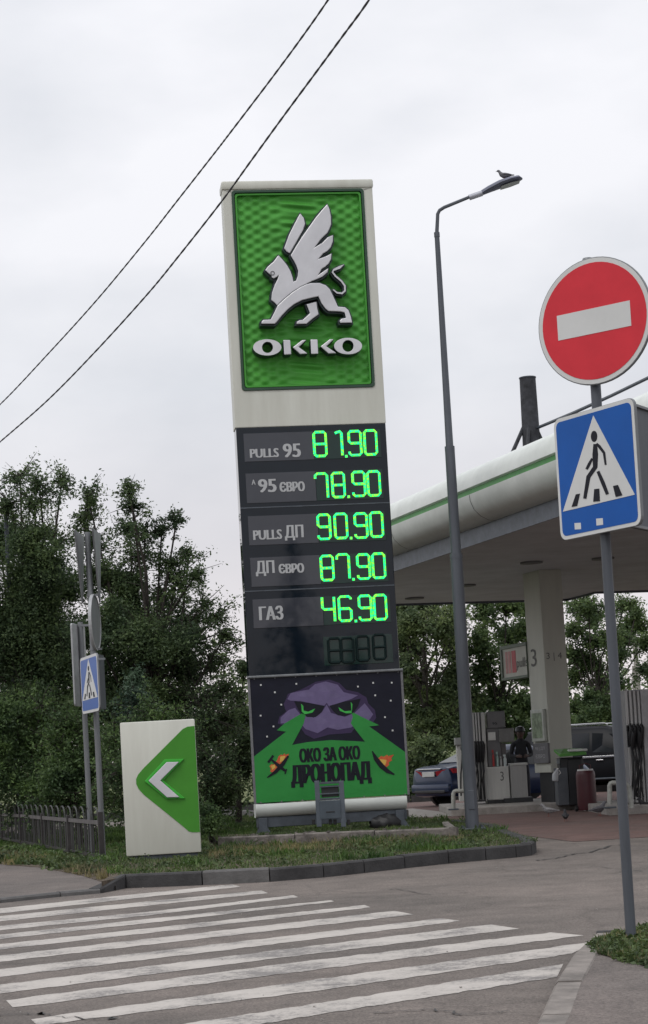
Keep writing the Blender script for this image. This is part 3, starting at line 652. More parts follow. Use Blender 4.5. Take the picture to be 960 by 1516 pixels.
# white rounded skirt, beam, legs
pr = [(-.30, .64), (.03, .64), (.045, .60), (.04, .54), (.0, .475), (-.07, .44), (-.30, .44)]
mb = MB(); L0, L1 = -HW + .0, HW - .02; k = len(pr)
mb.add([tw(L0, z, d) for d, z in pr] + [tw(L1, z, d) for d, z in pr], [(i, (i + 1) % k, k + (i + 1) % k, k + i) for i in range(k)] + [tuple(range(k))[::-1], tuple(range(k, 2 * k))])
mb.build('skirt', CANW, totem, smooth=True)
tbox(-HW + .02, HW - .02, .29, .437, -.26, -.04, .008).build('steel_beam', DGREY, totem)
for s in (-HW + .10, HW - .13):
    mb = MB(); tbox(s - .065, s + .065, .18, .437, -.26, .01, .006, 0, mb); tbox(s - .12, s + .12, .16, .20, -.30, .06, .004, 0, mb)
    for sgn in (-1, 1): mb.prism([(s + sgn * .06, .20), (s + sgn * .12, .20), (s + sgn * .06, .30)], [], tw, -.01, .006)
    mb.build('leg', DGREY, totem)

# plinth kerb round the totem
P_L, P_R = xy(322, 1237, .27), xy(676, 1222, .27)
pl = thing('plinth', (P_L[0], P_L[1], 0), 0, 'low broken concrete kerb boxing in the foot of the price totem', 'kerb')
PLC = mat('old_kerb_concrete', (.19, .17, .155), .95, var=.35, vscale=7, bump=.6, bscale=25)
kerb(pl, [P_L, P_R], .11, .08, .25, PLC, 1.15)
kerb(pl, [P_R, (P_R[0] + .05, P_R[1] + 2.3)], .11, .08, .25, PLC, 1.15)
sheet('plinth_soil', [(P_L[0], P_L[1] + .1), (P_R[0], P_R[1] + .1), (P_R[0] + .02, P_R[1] + 2.3), (P_L[0], P_L[1] + 2.4)], .19, SOIL)
o = bpy.data.objects['plinth_soil']
grass('plinth_weeds', [(P_L[0], P_L[1] + .15), (P_R[0], P_R[1] + .15), (P_R[0], P_R[1] + 2.2), (P_L[0], P_L[1] + 2.3)], 7000, .19, .06, L_GRASS, 'sparse weeds inside the kerb under the totem', w=.007, clump=80)
mb = MB()
for i in range(90):
    s = random.random(); x = P_L[0] + (P_R[0] - P_L[0]) * s; y = P_L[1] + (P_R[1] - P_L[1]) * s + random.uniform(-.32, .18); r = random.uniform(.010, .032)
    mb.box((x, y, (.12 if y < P_L[1] + (P_R[1] - P_L[1]) * s else .25) + r * .3), (r, r * 1.4, r * .8), random.uniform(0, 3))
mb.build('rubble', PLC, None, kind='stuff', label='broken concrete crumbs along the totem kerb')
# black heap behind the right leg
bm = bmesh.new(); bmesh.ops.create_icosphere(bm, subdivisions=3, radius=1)
for v in bm.verts: v.co = Vector((v.co.x * .24 * (1 + .12 * math.sin(9 * v.co.y)), v.co.y * .2, v.co.z * .14 + .02 * math.sin(v.co.x * 14)))
mb = MB(); c = tw(.80, .25, -.05) + Vector((0, 0, 0)); mb.add([c + v.co for v in bm.verts], [[v.index for v in f.verts] for f in bm.faces]); bm.free()
tagp(mb.build('dark_mound', BLACK, None, smooth=True), 'dark mound lying on the ground under the totem beam', 'mound')

# floodlight / metal stand leaning in front of the banner
YS = 27.45
st = thing('metal_stand', (D(489, 1222, YS).x, YS, .2), 0, 'grey metal stand with open top frame in front of the green banner', 'stand')
for x0 in (467.5, 503.5): rbox('upright', mat('stand_steel', (.11, .13, .155), .5, metal=.3), st, x0, 1156, x0 + 7.5, 1224, YS, .05, .006)
for y0, h in ((1157, 3.5), (1163.5, 2), (1174, 2), (1181, 3)): rbox('rung', DGREY, st, 474, y0, 504, y0 + h, YS + .005, .035, .004)
rbox('dark_panel', BLACKM, st, 476, 1163, 502, 1180, YS + .045, .02, .003)
rbox('lower_panel', mat('stand_panel', (.075, .095, .115), .5, metal=.2), st, 473.5, 1185, 505, 1212, YS - .012, .03, .006)
rbox('handle_slot', BLACKM, st, 483, 1201, 496, 1203, YS - .016, .01, .002)
for x in (462, 487, 494, 514): rbox('cable_box', BLACK, st, x, 1213, x + 5, 1221, YS + .05, .08, .006)

# ============================================================ ARROW PANEL
YA = 23.55
ap = thing('direction_panel', (D(240, 1268, YA).x, YA, .12), 0, 'cream and green entrance panel with white arrow pointing left on the island', 'sign')
PA = R(4); AE = Vector((math.cos(PA), math.sin(PA), 0)); AN = Vector((math.sin(PA), -math.cos(PA), 0)); AO = Vector((D(240, 1268, YA).x, YA, 0))
def aw(s, z, d=0.): return AO + AE * s + Vector((0, 0, z)) + AN * d
def apx(px, py): q = PL(px, py, AO, AN); return ((q - AO).dot(AE), q.z)
c4 = [apx(179, 1069), apx(289, 1065), apx(298, 1262), apx(186, 1268)]
as0, as1 = (c4[0][0] + c4[3][0]) / 2, (c4[1][0] + c4[2][0]) / 2; az1, az0 = (c4[0][1] + c4[1][1]) / 2, (c4[2][1] + c4[3][1]) / 2
mb = MB(); mb.bbox(aw((as0 + as1) / 2, (az0 + az1) / 2, -.125), (as1 - as0, .25, az1 - az0), .018, PA); mb.build('body', WHITE, ap, smooth=True)
mb = MB(); mb.bbox(aw((as0 + as1) / 2, (az0 + .1) / 2, -.125), (as1 - as0 - .08, .18, az0 - .1), .01, PA); mb.build('base', DGREY, ap)
def az(x, y): return apx(x / 2.824, 950 + y / 2.824)
gpoly = [az(838, 796), az(805, 797), az(790, 793), az(770, 775), az(600, 638), az(580, 615), az(571, 596), az(570, 575), az(578, 556), az(600, 530), az(745, 385), az(765, 365), az(785, 355), az(818, 352)]
gpoly = [(min(p[0], as1 - .004), p[1]) for p in gpoly]; gpoly[0] = (as1 - .004, gpoly[0][1]); gpoly[-1] = (as1 - .004, gpoly[-1][1])
mb = MB(); mb.prism(gpoly, [], aw, -.01, .006); mb.build('green_field', GREENP, ap)
chev_o = [az(690, 492), az(770, 490), az(683, 580), az(775, 655), az(697, 657), az(606, 583)]; chev_i = [az(698, 503), az(750, 502), az(672, 580), az(752, 650), az(700, 651), az(622, 581)]
mb = MB(); mb.prism(chev_o, [], aw, 0, .03); mb.build('arrow_backing', mat('bright_green', (.04, .42, .03), .35, var=.05), ap, bevel=.004)
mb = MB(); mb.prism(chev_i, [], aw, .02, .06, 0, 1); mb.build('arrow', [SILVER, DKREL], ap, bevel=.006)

# ============================================================ STREET LAMP
LB = G(700, 1228, .12); YL = LB.y
sl_ = thing('street_lamp', (LB.x, LB.y, .10), 0, 'tall tapered grey street lamp with bent arm between totem and canopy', 'street lamp')
def lz(px, py): return D(px, py, YL)
zt = lz(649, 345).z; z1 = lz(664, 664).z; z2 = lz(674, 822).z
B = lambda z: Vector((LB.x, LB.y, z))
MB().tube([B(.08), B(1.6), B(z2)], [.098, .095, .088], 12).tube([B(z2), B(z1)], [.076, .072], 12).tube([B(z1), B(z1 + .02), B(zt)], [.058, .056, .036], 12).build('pole', POLE, sl_, smooth=True)
MB().tube([B(z2 - .05), B(z2 + .02)], .093, 12).tube([B(z1 - .03), B(z1 + .03)], .073, 12).tube([B(zt - .06), B(zt + .01)], .042, 12).build('collar', POLE, sl_, smooth=True)
MB().bbox(B(.13), (.36, .36, .03), .01).build('base_plate', DGREY, sl_)
for dx in (-1, 1):
    for dy in (-1, 1): MB().tube([B(.14) + Vector((dx * .14, dy * .14, 0)), B(.18) + Vector((dx * .14, dy * .14, 0))], .015, 6).build('bolt', DGREY, sl_)
MB().bbox(B(.55) + Vector((0, -.095, 0)), (.09, .02, .28), .008).build('hatch', POLE, sl_)
arm = [B(zt), lz(648, 325), lz(648.3, 317), lz(651, 311.5), lz(658, 307), lz(697, 291)]
arm[0] = B(zt)
MB().tube(arm, [.030, .028, .028, .027, .026, .024], 8).build('arm', POLE, sl_, smooth=True)
MB().tube([lz(695, 292.5), lz(714, 286)], .042, 10).build('sleeve', mat('lamp_sleeve', (.42, .43, .48), .4, metal=.3), sl_, smooth=True)
ctr = [lz(714, 286), lz(724, 281), lz(740, 274), lz(755, 269), lz(768, 265), lz(773.5, 264.5)]
d = (ctr[-1] - ctr[0]).normalized(); up = Vector((0, -1, 0)).cross(d).normalized(); up = up if up.z > 0 else -up
mb = MB(); vs = []; n = 12
for c, (w, h) in zip(ctr, ((.05, .045), (.09, .055), (.15, .062), (.17, .058), (.13, .045), (.03, .015))):
    for k in range(n):
        t = 2 * math.pi * k / n; vs.append(c + Vector((0, 1, 0)) * math.cos(t) * w + up * (math.sin(t) * h * (1 if math.sin(t) > 0 else .7)))
mb.add(vs, [(i * n + k, i * n + (k + 1) % n, (i + 1) * n + (k + 1) % n, (i + 1) * n + k) for i in range(5) for k in range(n)] + [tuple(range(n))[::-1], tuple(range(5 * n, 6 * n))])
mb.build('lamp_head', mat('lamp_head_grey', (.11, .12, .17), .4), sl_, smooth=True)
mb = MB(); vs = []
for c, w in zip(ctr[2:5], (.10, .12, .08)):
    vs += [c - up * .048 + Vector((0, w, 0)), c - up * .048 - Vector((0, w, 0))]
mb.add(vs, [(0, 1, 3, 2), (2, 3, 5, 4)]); mb.build('lens', mat('lamp_lens', (.4, .41, .43), .2), sl_)

def bird(loc, face, size, m, label, standing=True):
    t = thing('pigeon', loc, face, label, 'bird')
    s = size
    def L(x, y, z): return Vector((x * s, y * s, z * s))
    # one continuous body: beak base, head, neck, breast, belly, rump, tail
    MW = wmat(t)
    P = [L(.50, 0, .70), L(.47, 0, .715), L(.40, 0, .73), L(.34, 0, .70), L(.28, 0, .60), L(.20, 0, .47), L(.05, 0, .38), L(-.15, 0, .36), L(-.32, 0, .36), L(-.48, 0, .35), L(-.66, 0, .34)]
    r = [.018, .045, .085, .09, .10, .155, .19, .165, .105, .055, .035]
    MB().tube([MW @ p for p in P], [q * s for q in r], 12).build('body', m, t, smooth=True)
    for k in (-1, 1):
        MB().tube([MW @ L(.16, k * .14, .46), MW @ L(-.05, k * .17, .44), MW @ L(-.3, k * .12, .41), MW @ L(-.5, k * .05, .38)], [.05 * s, .075 * s, .05 * s, .012 * s], 8).build('wing', m, t, smooth=True)
        MB().tube([MW @ L(.02, k * .07, .24), MW @ L(0, k * .07, .02)], .016 * s, 5).tube([MW @ L(-.04, k * .07, .01), MW @ L(.10, k * .07, .01)], .012 * s, 5).build('leg', mat('bird_leg', (.3, .1, .08), .6), t)
        MB().tube([MW @ L(.42, k * .075, .745), MW @ L(.42, k * .09, .745)], .014 * s, 6).build('eye', BLACK, t)
    MB().tube([MW @ L(.49, 0, .71), MW @ L(.58, 0, .685)], [.022 * s, .005 * s], 6).build('beak', BLACKM, t)
    return t
BGREY = mat('pigeon_grey', (.15, .15, .165), .7, var=.25, vscale=30); BDARK = mat('pigeon_dark', (.03, .03, .035), .7, var=.2, vscale=30)
bl = lz(747.5, 268.5); bird((bl.x, bl.y, bl.z + .005), R(170), .22, BGREY, 'grey pigeon perched on top of the street lamp head')

# ============================================================ RIGHT SIGN POST
RB = G(935, 1392, .055)
rp = thing('traffic_sign', (RB.x, RB.y, .055), 0, 'red no entry disc above a blue pedestrian crossing sign on a grey post', 'road sign')
RBv = lambda z: Vector((RB.x, RB.y, z))
ztop = D(889, 385, RB.y).z
MB().tube([RBv(.04), RBv(ztop)], .0315, 14).build('pole', POLE, rp, smooth=True)
MB().tube([RBv(ztop), RBv(ztop + .015)], [.034, .028], 12).build('pole_cap', GREY, rp, smooth=True)
def frame(o, yaw):
    e = Vector((math.cos(yaw), -math.sin(yaw), 0)); n = Vector((-math.sin(yaw), -math.cos(yaw), 0))
    return e, n, (lambda s, z, d=0.: Vector((o.x, o.y, 0)) + e * s + Vector((0, 0, z)) + n * d)
# round
e1, n1_, w1 = frame(Vector((RB.x, RB.y, 0)) + Vector((-math.sin(R(37)), -math.cos(R(37)), 0)) * .055, R(37))
o1 = w1(0, 0, 0)
def r1(px, py): q = PL(px, py, o1, n1_); return ((q - o1).dot(e1), q.z)
def z5(x, y): return (780 + x / 3.367, 370 + y / 3.367)
cl, crr = r1(*z5(45, 372)), r1(*z5(620, 345)); ct, cb = r1(*z5(350, 33)), r1(*z5(330, 677))
cx, cz = (ct[0] + cb[0]) / 2, (ct[1] + cb[1]) / 2; rad = (ct[1] - cb[1]) / 2
print('round', cl, crr, ct, cb, rad)
def rimplate(name, outline, inset, w, par, mface, mrim=SIGNW, back=GREY, th=.012):
    o = MB().prism(outline, [], w, -.006, th, 0, 0).build(name, [back], par, bevel=.003)
    return o
rs = MB().prism(ell(cx, cz, rad, rad, 56), [], w1, -.01, .010).build('round_sign', GREY, rp, bevel=.003)
MB().prism(ell(cx, cz, rad - .006, rad - .006, 56), [], w1, .010, .0125).build('white_rim', SIGNW, rs)
MB().prism(ell(cx, cz, rad * .915, rad * .915, 56), [], w1, .0125, .0145).build('red_disc', SIGNR, rs)
bq = [r1(*z5(*p)) for p in ((143, 331), (504, 254), (516, 378), (152, 455))]
bw = (bq[1][0] + bq[2][0] - bq[0][0] - bq[3][0]) / 4; bh = (bq[0][1] + bq[1][1] - bq[2][1] - bq[3][1]) / 4
MB().prism([(cx - bw, cz - bh), (cx + bw, cz - bh), (cx + bw, cz + bh), (cx - bw, cz + bh)], [], w1, .0145, .0165).build('white_bar', SIGNW, rs)
for z in (cz - .2, cz + .2):
    MB().box(w1(cx, z, -.022), (.02, .03, .03), -R(37)).tube([RBv(z - .02), RBv(z + .02)], .037, 12).build('clamp', GREY, rp)
# blue square
YB = R(58); e2, n2_, w2 = frame(Vector((RB.x, RB.y, 0)) + Vector((-math.sin(YB), -math.cos(YB), 0)) * .055, YB); o2 = w2(0, 0, 0)
def r2p(px, py): q = PL(px, py, o2, n2_); return ((q - o2).dot(e2), q.z)
cs = [r2p(*z5(*p)) for p in ((143, 850), (535, 728), (583, 1368), (172, 1455))]
s0, s1_ = (cs[0][0] + cs[3][0]) / 2, (cs[1][0] + cs[2][0]) / 2; zt_, zb_ = (cs[0][1] + cs[1][1]) / 2, (cs[2][1] + cs[3][1]) / 2
print('blue', cs, s1_ - s0, zt_ - zb_)
HS = (zt_ - zb_) / 2; SC0 = ((s0 + s1_) / 2, (zt_ + zb_) / 2); SW = (s1_ - s0) / 2
def nrm(poly):
    out_ = []
    for p in poly:
        q = r2p(*z5(*p)); out_.append(((q[0] - SC0[0]) / SW, (q[1] - SC0[1]) / HS))
    return out_
SYM = dict(tri=nrm([(341, 826), (548, 1220), (190, 1305)]), marks=[nrm(p) for p in (ell(346, 930, 16, 28, 16), stroke([(352, 968), (352, 1020), (352, 1085)], [18, 28, 22]), stroke([(358, 966), (372, 980), (396, 1012), (404, 1072)], [10, 14, 12, 9]),
      stroke([(337, 1040), (322, 1068), (309, 1094)], [10, 14, 12]), stroke([(354, 1080), (318, 1132), (300, 1240)], [20, 20, 15]), stroke([(366, 1104), (390, 1160), (413, 1218)], [14, 18, 15]),
      [(256, 1219), (276, 1215), (262, 1276), (235, 1281)], [(348, 1193), (372, 1190), (375, 1252), (343, 1255)], [(442, 1177), (465, 1172), (487, 1223), (455, 1231)])],
      stk=[nrm(p) for p in ([(247, 1362), (278, 1360), (280, 1392), (249, 1394)], [(355, 1340), (388, 1337), (390, 1370), (357, 1374)])])
def crossing_sign(par, w, c, hw_, hh_, stickers=False, tri=True):
    f = lambda p: (c[0] + p[0] * hw_, c[1] + p[1] * hh_)
    r = .07 * hw_ * 2
    pl_ = MB().prism(rrect(c[0] - hw_, c[1] - hh_, c[0] + hw_, c[1] + hh_, r), [], w, -.012, .008).build('square_sign', GREY, par, bevel=.002)
    MB().prism(rrect(c[0] - hw_ + .003, c[1] - hh_ + .003, c[0] + hw_ - .003, c[1] + hh_ - .003, r), [], w, .008, .0105).build('white_rim', SIGNW, pl_)
    k = .055 * hw_ * 2 / 1.0
    MB().prism(rrect(c[0] - hw_ + k * .62, c[1] - hh_ + k * .62, c[0] + hw_ - k * .62, c[1] + hh_ - k * .62, r * .7), [], w, .0105, .0125).build('blue_field', SIGNB, pl_)
    MB().prism([f(p) for p in SYM['tri']], [], w, .0125, .0145).build('white_triangle', SIGNW, pl_)
    for i, m_ in enumerate(SYM['marks']):
        MB().prism([f(p) for p in m_], [], w, .0140, .0160 + .0003 * i).build('walking_figure' if i < 6 else 'stripe', BLKP, pl_)
    if stickers:
        for m_ in SYM['stk']: MB().prism([f(p) for p in m_], [], w, .0125, .0138).build('sticker', SIGNW, pl_)
    return pl_
crossing_sign(rp, w2, SC0, SW, HS, True)
for z in (SC0[1] - .25, SC0[1] + .25): MB().tube([RBv(z - .02), RBv(z + .02)], .037, 12).build('clamp', GREY, rp)
# second plate, seen from behind
e3, n3_, w3 = frame(Vector((RB.x + .30, RB.y + .10, 0)), R(122)); c3 = (.02, SC0[1] + .01)
o = MB().prism(rrect(c3[0] - .36, c3[1] - HS, c3[0] + .36, c3[1] + HS, .05), [], w3, -.012, .010).build('rear_sign', POLE, rp, bevel=.003)
MB().prism(rrect(c3[0] - .36, c3[1] - HS, c3[0] + .36, c3[1] + HS, .05), [rrect(c3[0] - .345, c3[1] - HS + .015, c3[0] + .345, c3[1] + HS - .015, .045)], w3, -.03, .012).build('rear_sign_lip', GREY, o)

# ============================================================ LEFT SIGN POSTS
YP = 24.6
pa = D(150.5, 1215, YP); pb = D(133, 1205, YP + .9)
fp = thing('traffic_sign', (pa.x, pa.y, .05), 0, 'taller left sign post with a blue crossing sign and a round sign seen edge on', 'road sign')
A_ = lambda z: Vector((pa.x, pa.y, z))
def hz_(py, px, Y): return D(px, py, Y).z
ztA = hz_(788, 128, YP)
MB().tube([A_(.0), A_(ztA)], .038, 12).build('pole', GREY, fp, smooth=True)
def platev(par, base, yaw, s0, s1, z0, z1, name='back_plate', m=GREY, r=.04, tri=False, off=.05):
    e, n, w = frame(base + Vector((-math.sin(yaw), -math.cos(yaw), 0)) * off, yaw)
    poly = rrect(s0, z0, s1, z1, r) if not tri else [(s0, z1), (s1, z1), ((s0 + s1) / 2, z0)]
    o = MB().prism(poly, [], w, -.012, .01).build(name, m, par, bevel=.003)
    return o, w
# top pair: inverted triangles back to back (yield), almost edge on
platev(fp, A_(0) + Vector((.07, 0, 0)), R(-89), -.35, .35, hz_(893, 138, YP), hz_(787, 137, YP), 'triangular_sign', GREY, tri=True)
platev(fp, A_(0) + Vector((-.06, 0, 0)), R(92), -.35, .35, hz_(893, 134, YP), hz_(789, 127, YP), 'triangular_sign', GREY, tri=True)
zc0, zc1 = hz_(962, 148, YP), hz_(880, 142, YP)
e, n, w = frame(A_(0) + Vector((.06, 0, 0)), R(-87)); rr_ = (zc1 - zc0) / 2
o = MB().prism(ell(.0, (zc0 + zc1) / 2, rr_, rr_, 40), [], w, -.03, -.01).build('round_sign', GREY, fp, bevel=.003)
MB().prism(ell(.0, (zc0 + zc1) / 2, rr_ + .004, rr_ + .004, 40), [ell(0, (zc0 + zc1) / 2, rr_ - .012, rr_ - .012, 40)], w, -.04, .0).build('sign_lip', mat('pale_grey', (.4, .41, .42), .5), o)
for z in (zc1 - .01, zc0 + .01): MB().tube([A_(z - .015), A_(z + .015)], .046, 12).box(A_(z) + Vector((.06, -.01, 0)), (.12, .02, .025)).build('clamp', GREY, fp)
yl = R(71.5); e, n, wl = frame(A_(0) + Vector((-.12, -.10, 0)), yl); oL = wl(0, 0, 0)
def lp(px, py): q = PL(px, py, oL, n); return ((q - oL).dot(e), q.z)
q4 = [lp(120.5, 974), lp(143.5, 967), lp(150, 1052), lp(122.5, 1058)]
cc = ((q4[0][0] + q4[1][0] + q4[2][0] + q4[3][0]) / 4, (q4[0][1] + q4[1][1] + q4[2][1] + q4[3][1]) / 4); hh_ = (q4[0][1] + q4[1][1] - q4[2][1] - q4[3][1]) / 4
hw_ = (q4[1][0] + q4[2][0] - q4[0][0] - q4[3][0]) / 4
print('left blue', q4, hw_, hh_)
crossing_sign(fp, wl, cc, hw_, hh_)
platev(fp, A_(0), R(-83), -.02, .62, hz_(1048, 158, YP), hz_(966, 152, YP), 'back_plate', POLE, off=-.02)
MB().bbox(A_(cc[1] + hh_ - .03) + Vector((.02, -.05, 0)), (.28, .03, .03), .004).build('bracket', GREY, fp)
rpst = thing('traffic_sign', (pb.x, pb.y, .05), 0, 'shorter left sign post behind, carrying plates seen edge on', 'road sign')
B_ = lambda z: Vector((pb.x, pb.y, z)); ztB = hz_(921, 118, YP + .9)
MB().tube([B_(.0), B_(ztB)], .036, 12).build('pole', GREY, rpst, smooth=True)
platev(rpst, B_(0), R(98), -.36, .30, hz_(1046, 122, YP + .9), hz_(924, 122, YP + .9), 'back_plate', mat('pale_grey', (.4, .41, .42), .5), off=.05)
MB().box(B_(ztB - .05) + Vector((.05, -.02, 0)), (.16, .03, .03)).build('bracket', GREY, rpst)

# ============================================================ HOOPED FENCE
FA = Vector((*xy(152, 1279, .08), 0)); FB = Vector((-6.05, 34.2, 0)); fdir = (FB - FA).normalized()
FENM = mat('fence_paint', (.036, .032, .032), .6, metal=.1, var=.25, vscale=8)
fe = thing('hooped_fence', (FA.x, FA.y, .05), 0, 'low dark metal fence with hooped tops along the left verge', 'fence')
zrail, zlow, ztf = .60, .17, .66
fw = lambda t_, z: FA + fdir * t_ + Vector((0, 0, z))
nb = 0; t_ = .16
pick = None; FL = 15.
protoH = None
def shared(proto, parent, off, world_from):
    o = proto.copy(); COL.objects.link(o); o.location = Vector(off); return o
k = 0
while t_ < FL:
    if protoH is None:
        pts = [fw(t_, zlow), fw(t_, ztf)] + [fw(t_ + .20 - .20 * math.cos(R(a)), ztf + .13 * math.sin(R(a))) for a in range(20, 180, 20)] + [fw(t_ + .40, ztf), fw(t_ + .40, zlow)]
        protoH = MB().tube(pts, .011, 6).build('hoop', mat('fence_hoop', (.05, .052, .05), .6, metal=.15), fe, smooth=True)
        protoP = MB().tube([fw(t_ + .20, zlow), fw(t_ + .20, zrail)], .009, 6).build('picket', FENM, fe)
        protoQ = MB().tube([fw(t_ - .08, zlow), fw(t_ - .08, zrail)], .009, 6).build('picket', FENM, fe)
    else:
        off = fdir * (t_ - .16)
        for pr_ in (protoH, protoP, protoQ): o = pr_.copy(); COL.objects.link(o); o.parent = fe; o.location = off
    t_ += .56
for z, h in ((zrail, .05), (zlow, .04)):
    mb = MB(); c = fw(FL / 2, z); mb.box(c, (FL, .03, h), math.atan2(fdir.y, fdir.x)); mb.build('rail', FENM if z < .5 else mat('fence_rail', (.125, .115, .115), .6, metal=.1, var=.2), fe)
for t_ in (0, 2.6, 5.2, 7.8, 10.4, 13.0, 15.0):
    MB().bbox(fw(t_, .36), (.065, .065, .76 if t_ == 0 else .62), .006, math.atan2(fdir.y, fdir.x)).build('post', FENM, fe)

# ============================================================ CANOPY
ca = Vector((-.309, .951, 0)); cb_ = Vector((.951, .309, 0)); CC = Vector((-.91, 43.37, 0)); ZS = 4.85
far1 = Vector((*xy(838, 887, ZS), 0)); t1 = (far1 - CC).dot(cb_)
step1 = Vector((*xy(880, 876, ZS), 0)); d2 = -(step1 - CC).dot(ca); t2 = (step1 - CC).dot(cb_)
print('canopy', t1, t2, d2)
def cw(t, dd): return CC + cb_ * t - ca * dd     # t along far edge, dd towards the camera
LENN, WID = 22., 14.
outline = [cw(WID, LENN), cw(0, LENN), cw(0, 0), cw(t1, 0), cw((t1 + t2) / 2, d2 * .72), cw(t2, d2), cw(WID, d2 + .1)]
can = thing('station_canopy', (cw(6, 11).x, cw(6, 11).y, 0), 0, 'white fuel station canopy with green stripe on a square column', 'canopy')
SOFF = mat('soffit', (.60, .62, .66), .6, var=.1, vscale=1.2)
MB().prism([(p.x, p.y) for p in outline], [], lambda x, y, d: Vector((x, y, d)), ZS, ZS + .12).build('soffit', SOFF, can)
MB().prism([(p.x, p.y) for p in outline], [], lambda x, y, d: Vector((x, y, d)), 5.98, 6.04).build('roof', MGREY, can)
def sweep(path, prof, m, name, closed=False, sm=True):
    nP = len(path); k = len(prof); vs = []
    for i, p in enumerate(path):
        dA = (p - path[i - 1]).normalized() if (i or closed) else (path[1] - p).normalized()
        dB = (path[(i + 1) % nP] - p).normalized() if (i < nP - 1 or closed) else dA
        nA = Vector((-dA.y, dA.x, 0)); nB = Vector((-dB.y, dB.x, 0)); m_ = (nA + nB).normalized(); m_ = m_ / max(.4, m_.dot(nA))
        for o_, z in prof: vs.append(Vector((p.x, p.y, z)) - m_ * (-o_) )
    nS = nP if closed else nP - 1
    fs = [(i * k + j, i * k + j + 1, ((i + 1) % nP) * k + j + 1, ((i + 1) % nP) * k + j) for i in range(nS) for j in range(k - 1)]
    return MB().add(vs, fs).build(name, m, can, smooth=sm)
path = outline[::-1]   # left normal must face outwards
ar = sum(path[i].x * path[(i + 1) % len(path)].y - path[(i + 1) % len(path)].x * path[i].y for i in range(len(path)))
if ar > 0: path = path[::-1]
# dense path along the straight near side so that panels read
sweep(path, [(.0, 4.80), (.03, 4.80), (.03, 5.09), (.0, 5.09)], mat('fascia_base', (.15, .17, .20), .5, var=.15), 'fascia_base', True, False)
sweep(path, [(.0, 5.085), (.14, 5.10), (.28, 5.17), (.39, 5.28), (.45, 5.42), (.46, 5.53), (.40, 5.545)], CANW, 'fascia', True)
sweep(path, [(.40, 5.545), (.40, 5.63)], mat('canopy_green', (.05, .32, .05), .4), 'green_stripe', True, False)
sweep(path, [(.40, 5.63), (.46, 5.645), (.44, 5.78), (.36, 5.92), (.22, 6.03), (.0, 6.09)], CANW, 'fascia', True)
for dd in [1.0 + 3.9 * i for i in range(6)]:     # joints between fascia panels on the left side
    pr = [(.0, 5.082), (.143, 5.096), (.284, 5.166), (.395, 5.277), (.455, 5.42), (.466, 5.53)]
    p = cw(0, dd); vs = [p - cb_ * o_ + Vector((0, 0, z)) - ca * s for s in (-.008, .008) for o_, z in pr]; k = len(pr)
    MB().add(vs, [(j, j + 1, k + j + 1, k + j) for j in range(k - 1)]).build('panel_joint', BLKP, can)
for px, py in ((787, 832), (614, 885), (690, 866), (893, 826)):
    p = G(px, py, ZS - .002); MB().prism(ell(p.x, p.y, .22, .22, 20), [], lambda x, y, d: Vector((x, y, d)), ZS - .03, ZS - .001).build('downlight', MGREY, can)
# column
PC = Vector((*xy(814, 1188, .15), 0)); PC = Vector((PC.x, 38.3, 0)); PC.x = D(819.5, 1120, 38.3).x
rzc = math.atan2(cb_.y, cb_.x)
LAm = mat('column_cream', (.52, .53, .47), .5, var=.06, vscale=3, streak=True); 
wb, wa = .50, .80
MB().bbox(PC + Vector((0, 0, (ZS + .75) / 2)), (wb, wa, ZS - .75), .012, rzc).build('column', LAm, can)
MB().bbox(PC + Vector((0, 0, .45)), (wb - .14, wa - .14, .62), .01, rzc).build('column_foot', BLACKM, can)
left = PC - cb_ * (wb / 2)      # left face plane, contains the number blade
nL = -cb_
def cwf(s, z, d=0.): return left + ca * s + Vector((0, 0, z)) + nL * d
def cpx(px, py): q = PL(px, py, left, nL); return ((q - left).dot(ca), q.z)
b0, b1 = cpx(743, 961), cpx(746, 1005); q0, q1 = cpx(783, 953), cpx(786, 1000)
bs = (b0[0] + b1[0]) / 2; print('blade', b0, b1, q0, q1)
bzt, bzb = (b0[1] + q0[1]) / 2, (b1[1] + q1[1]) / 2; bs = min(bs, 3.2)
bl_ = MB().bbox(cwf((bs + wa / 2) / 2, (bzt + bzb) / 2, -.12), (bs - wa / 2, .24, bzt - bzb), .02, rzc + R(90)).build('pump_number_blade', LAm, can)
MB().prism([(wa / 2, bzb - .03), (bs + .05, bzb - .03), (bs + .05, bzt + .05), (wa / 2, bzt + .05)], [[(wa / 2 + .01, bzb + .02), (bs - .03, bzb + .02), (bs - .03, bzt - .02), (wa / 2 + .01, bzt - .02)]], cwf, -.2, .03).build('blade_frame', mat('grey_green_trim', (.13, .17, .13), .5), bl_)
tL = lambda s, z, d=0.: cwf(-s, z, d)
zm = (bzt + bzb) / 2; LT = mat('blade_print', (.13, .13, .13), .6)
PNK = mat('pink_red_print', (.50, .07, .09), .5, var=.1); PNK2 = mat('faded_pink_print', (.55, .25, .25), .5)
L_ = bs - wa / 2
for a0, a1, m_ in ((.80, .87, PNK2), (.66, .77, PNK2), (.46, .62, PNK)):
    MB().prism([(wa / 2 + L_ * a1, zm - .22), (wa / 2 + L_ * a0, zm - .22), (wa / 2 + L_ * a0, zm + .24), (wa / 2 + L_ * a1, zm + .24)], [], cwf, .001, .006).build('printed_bar', m_, bl_)
text('lettering', 'pulls', LT, can, tL, (-(wa / 2 + L_ * .22), zm - .06), L_ * .42, .26, .008, .01)
text('lettering', '3', LT, can, tL, (-(wa / 2 - .30), zm + .02), .26, .36, .008, .0)
Wf = PC - ca * (wa / 2); wF = lambda s, z, d=0.: Wf + cb_ * s + Vector((0, 0, z)) - ca * d
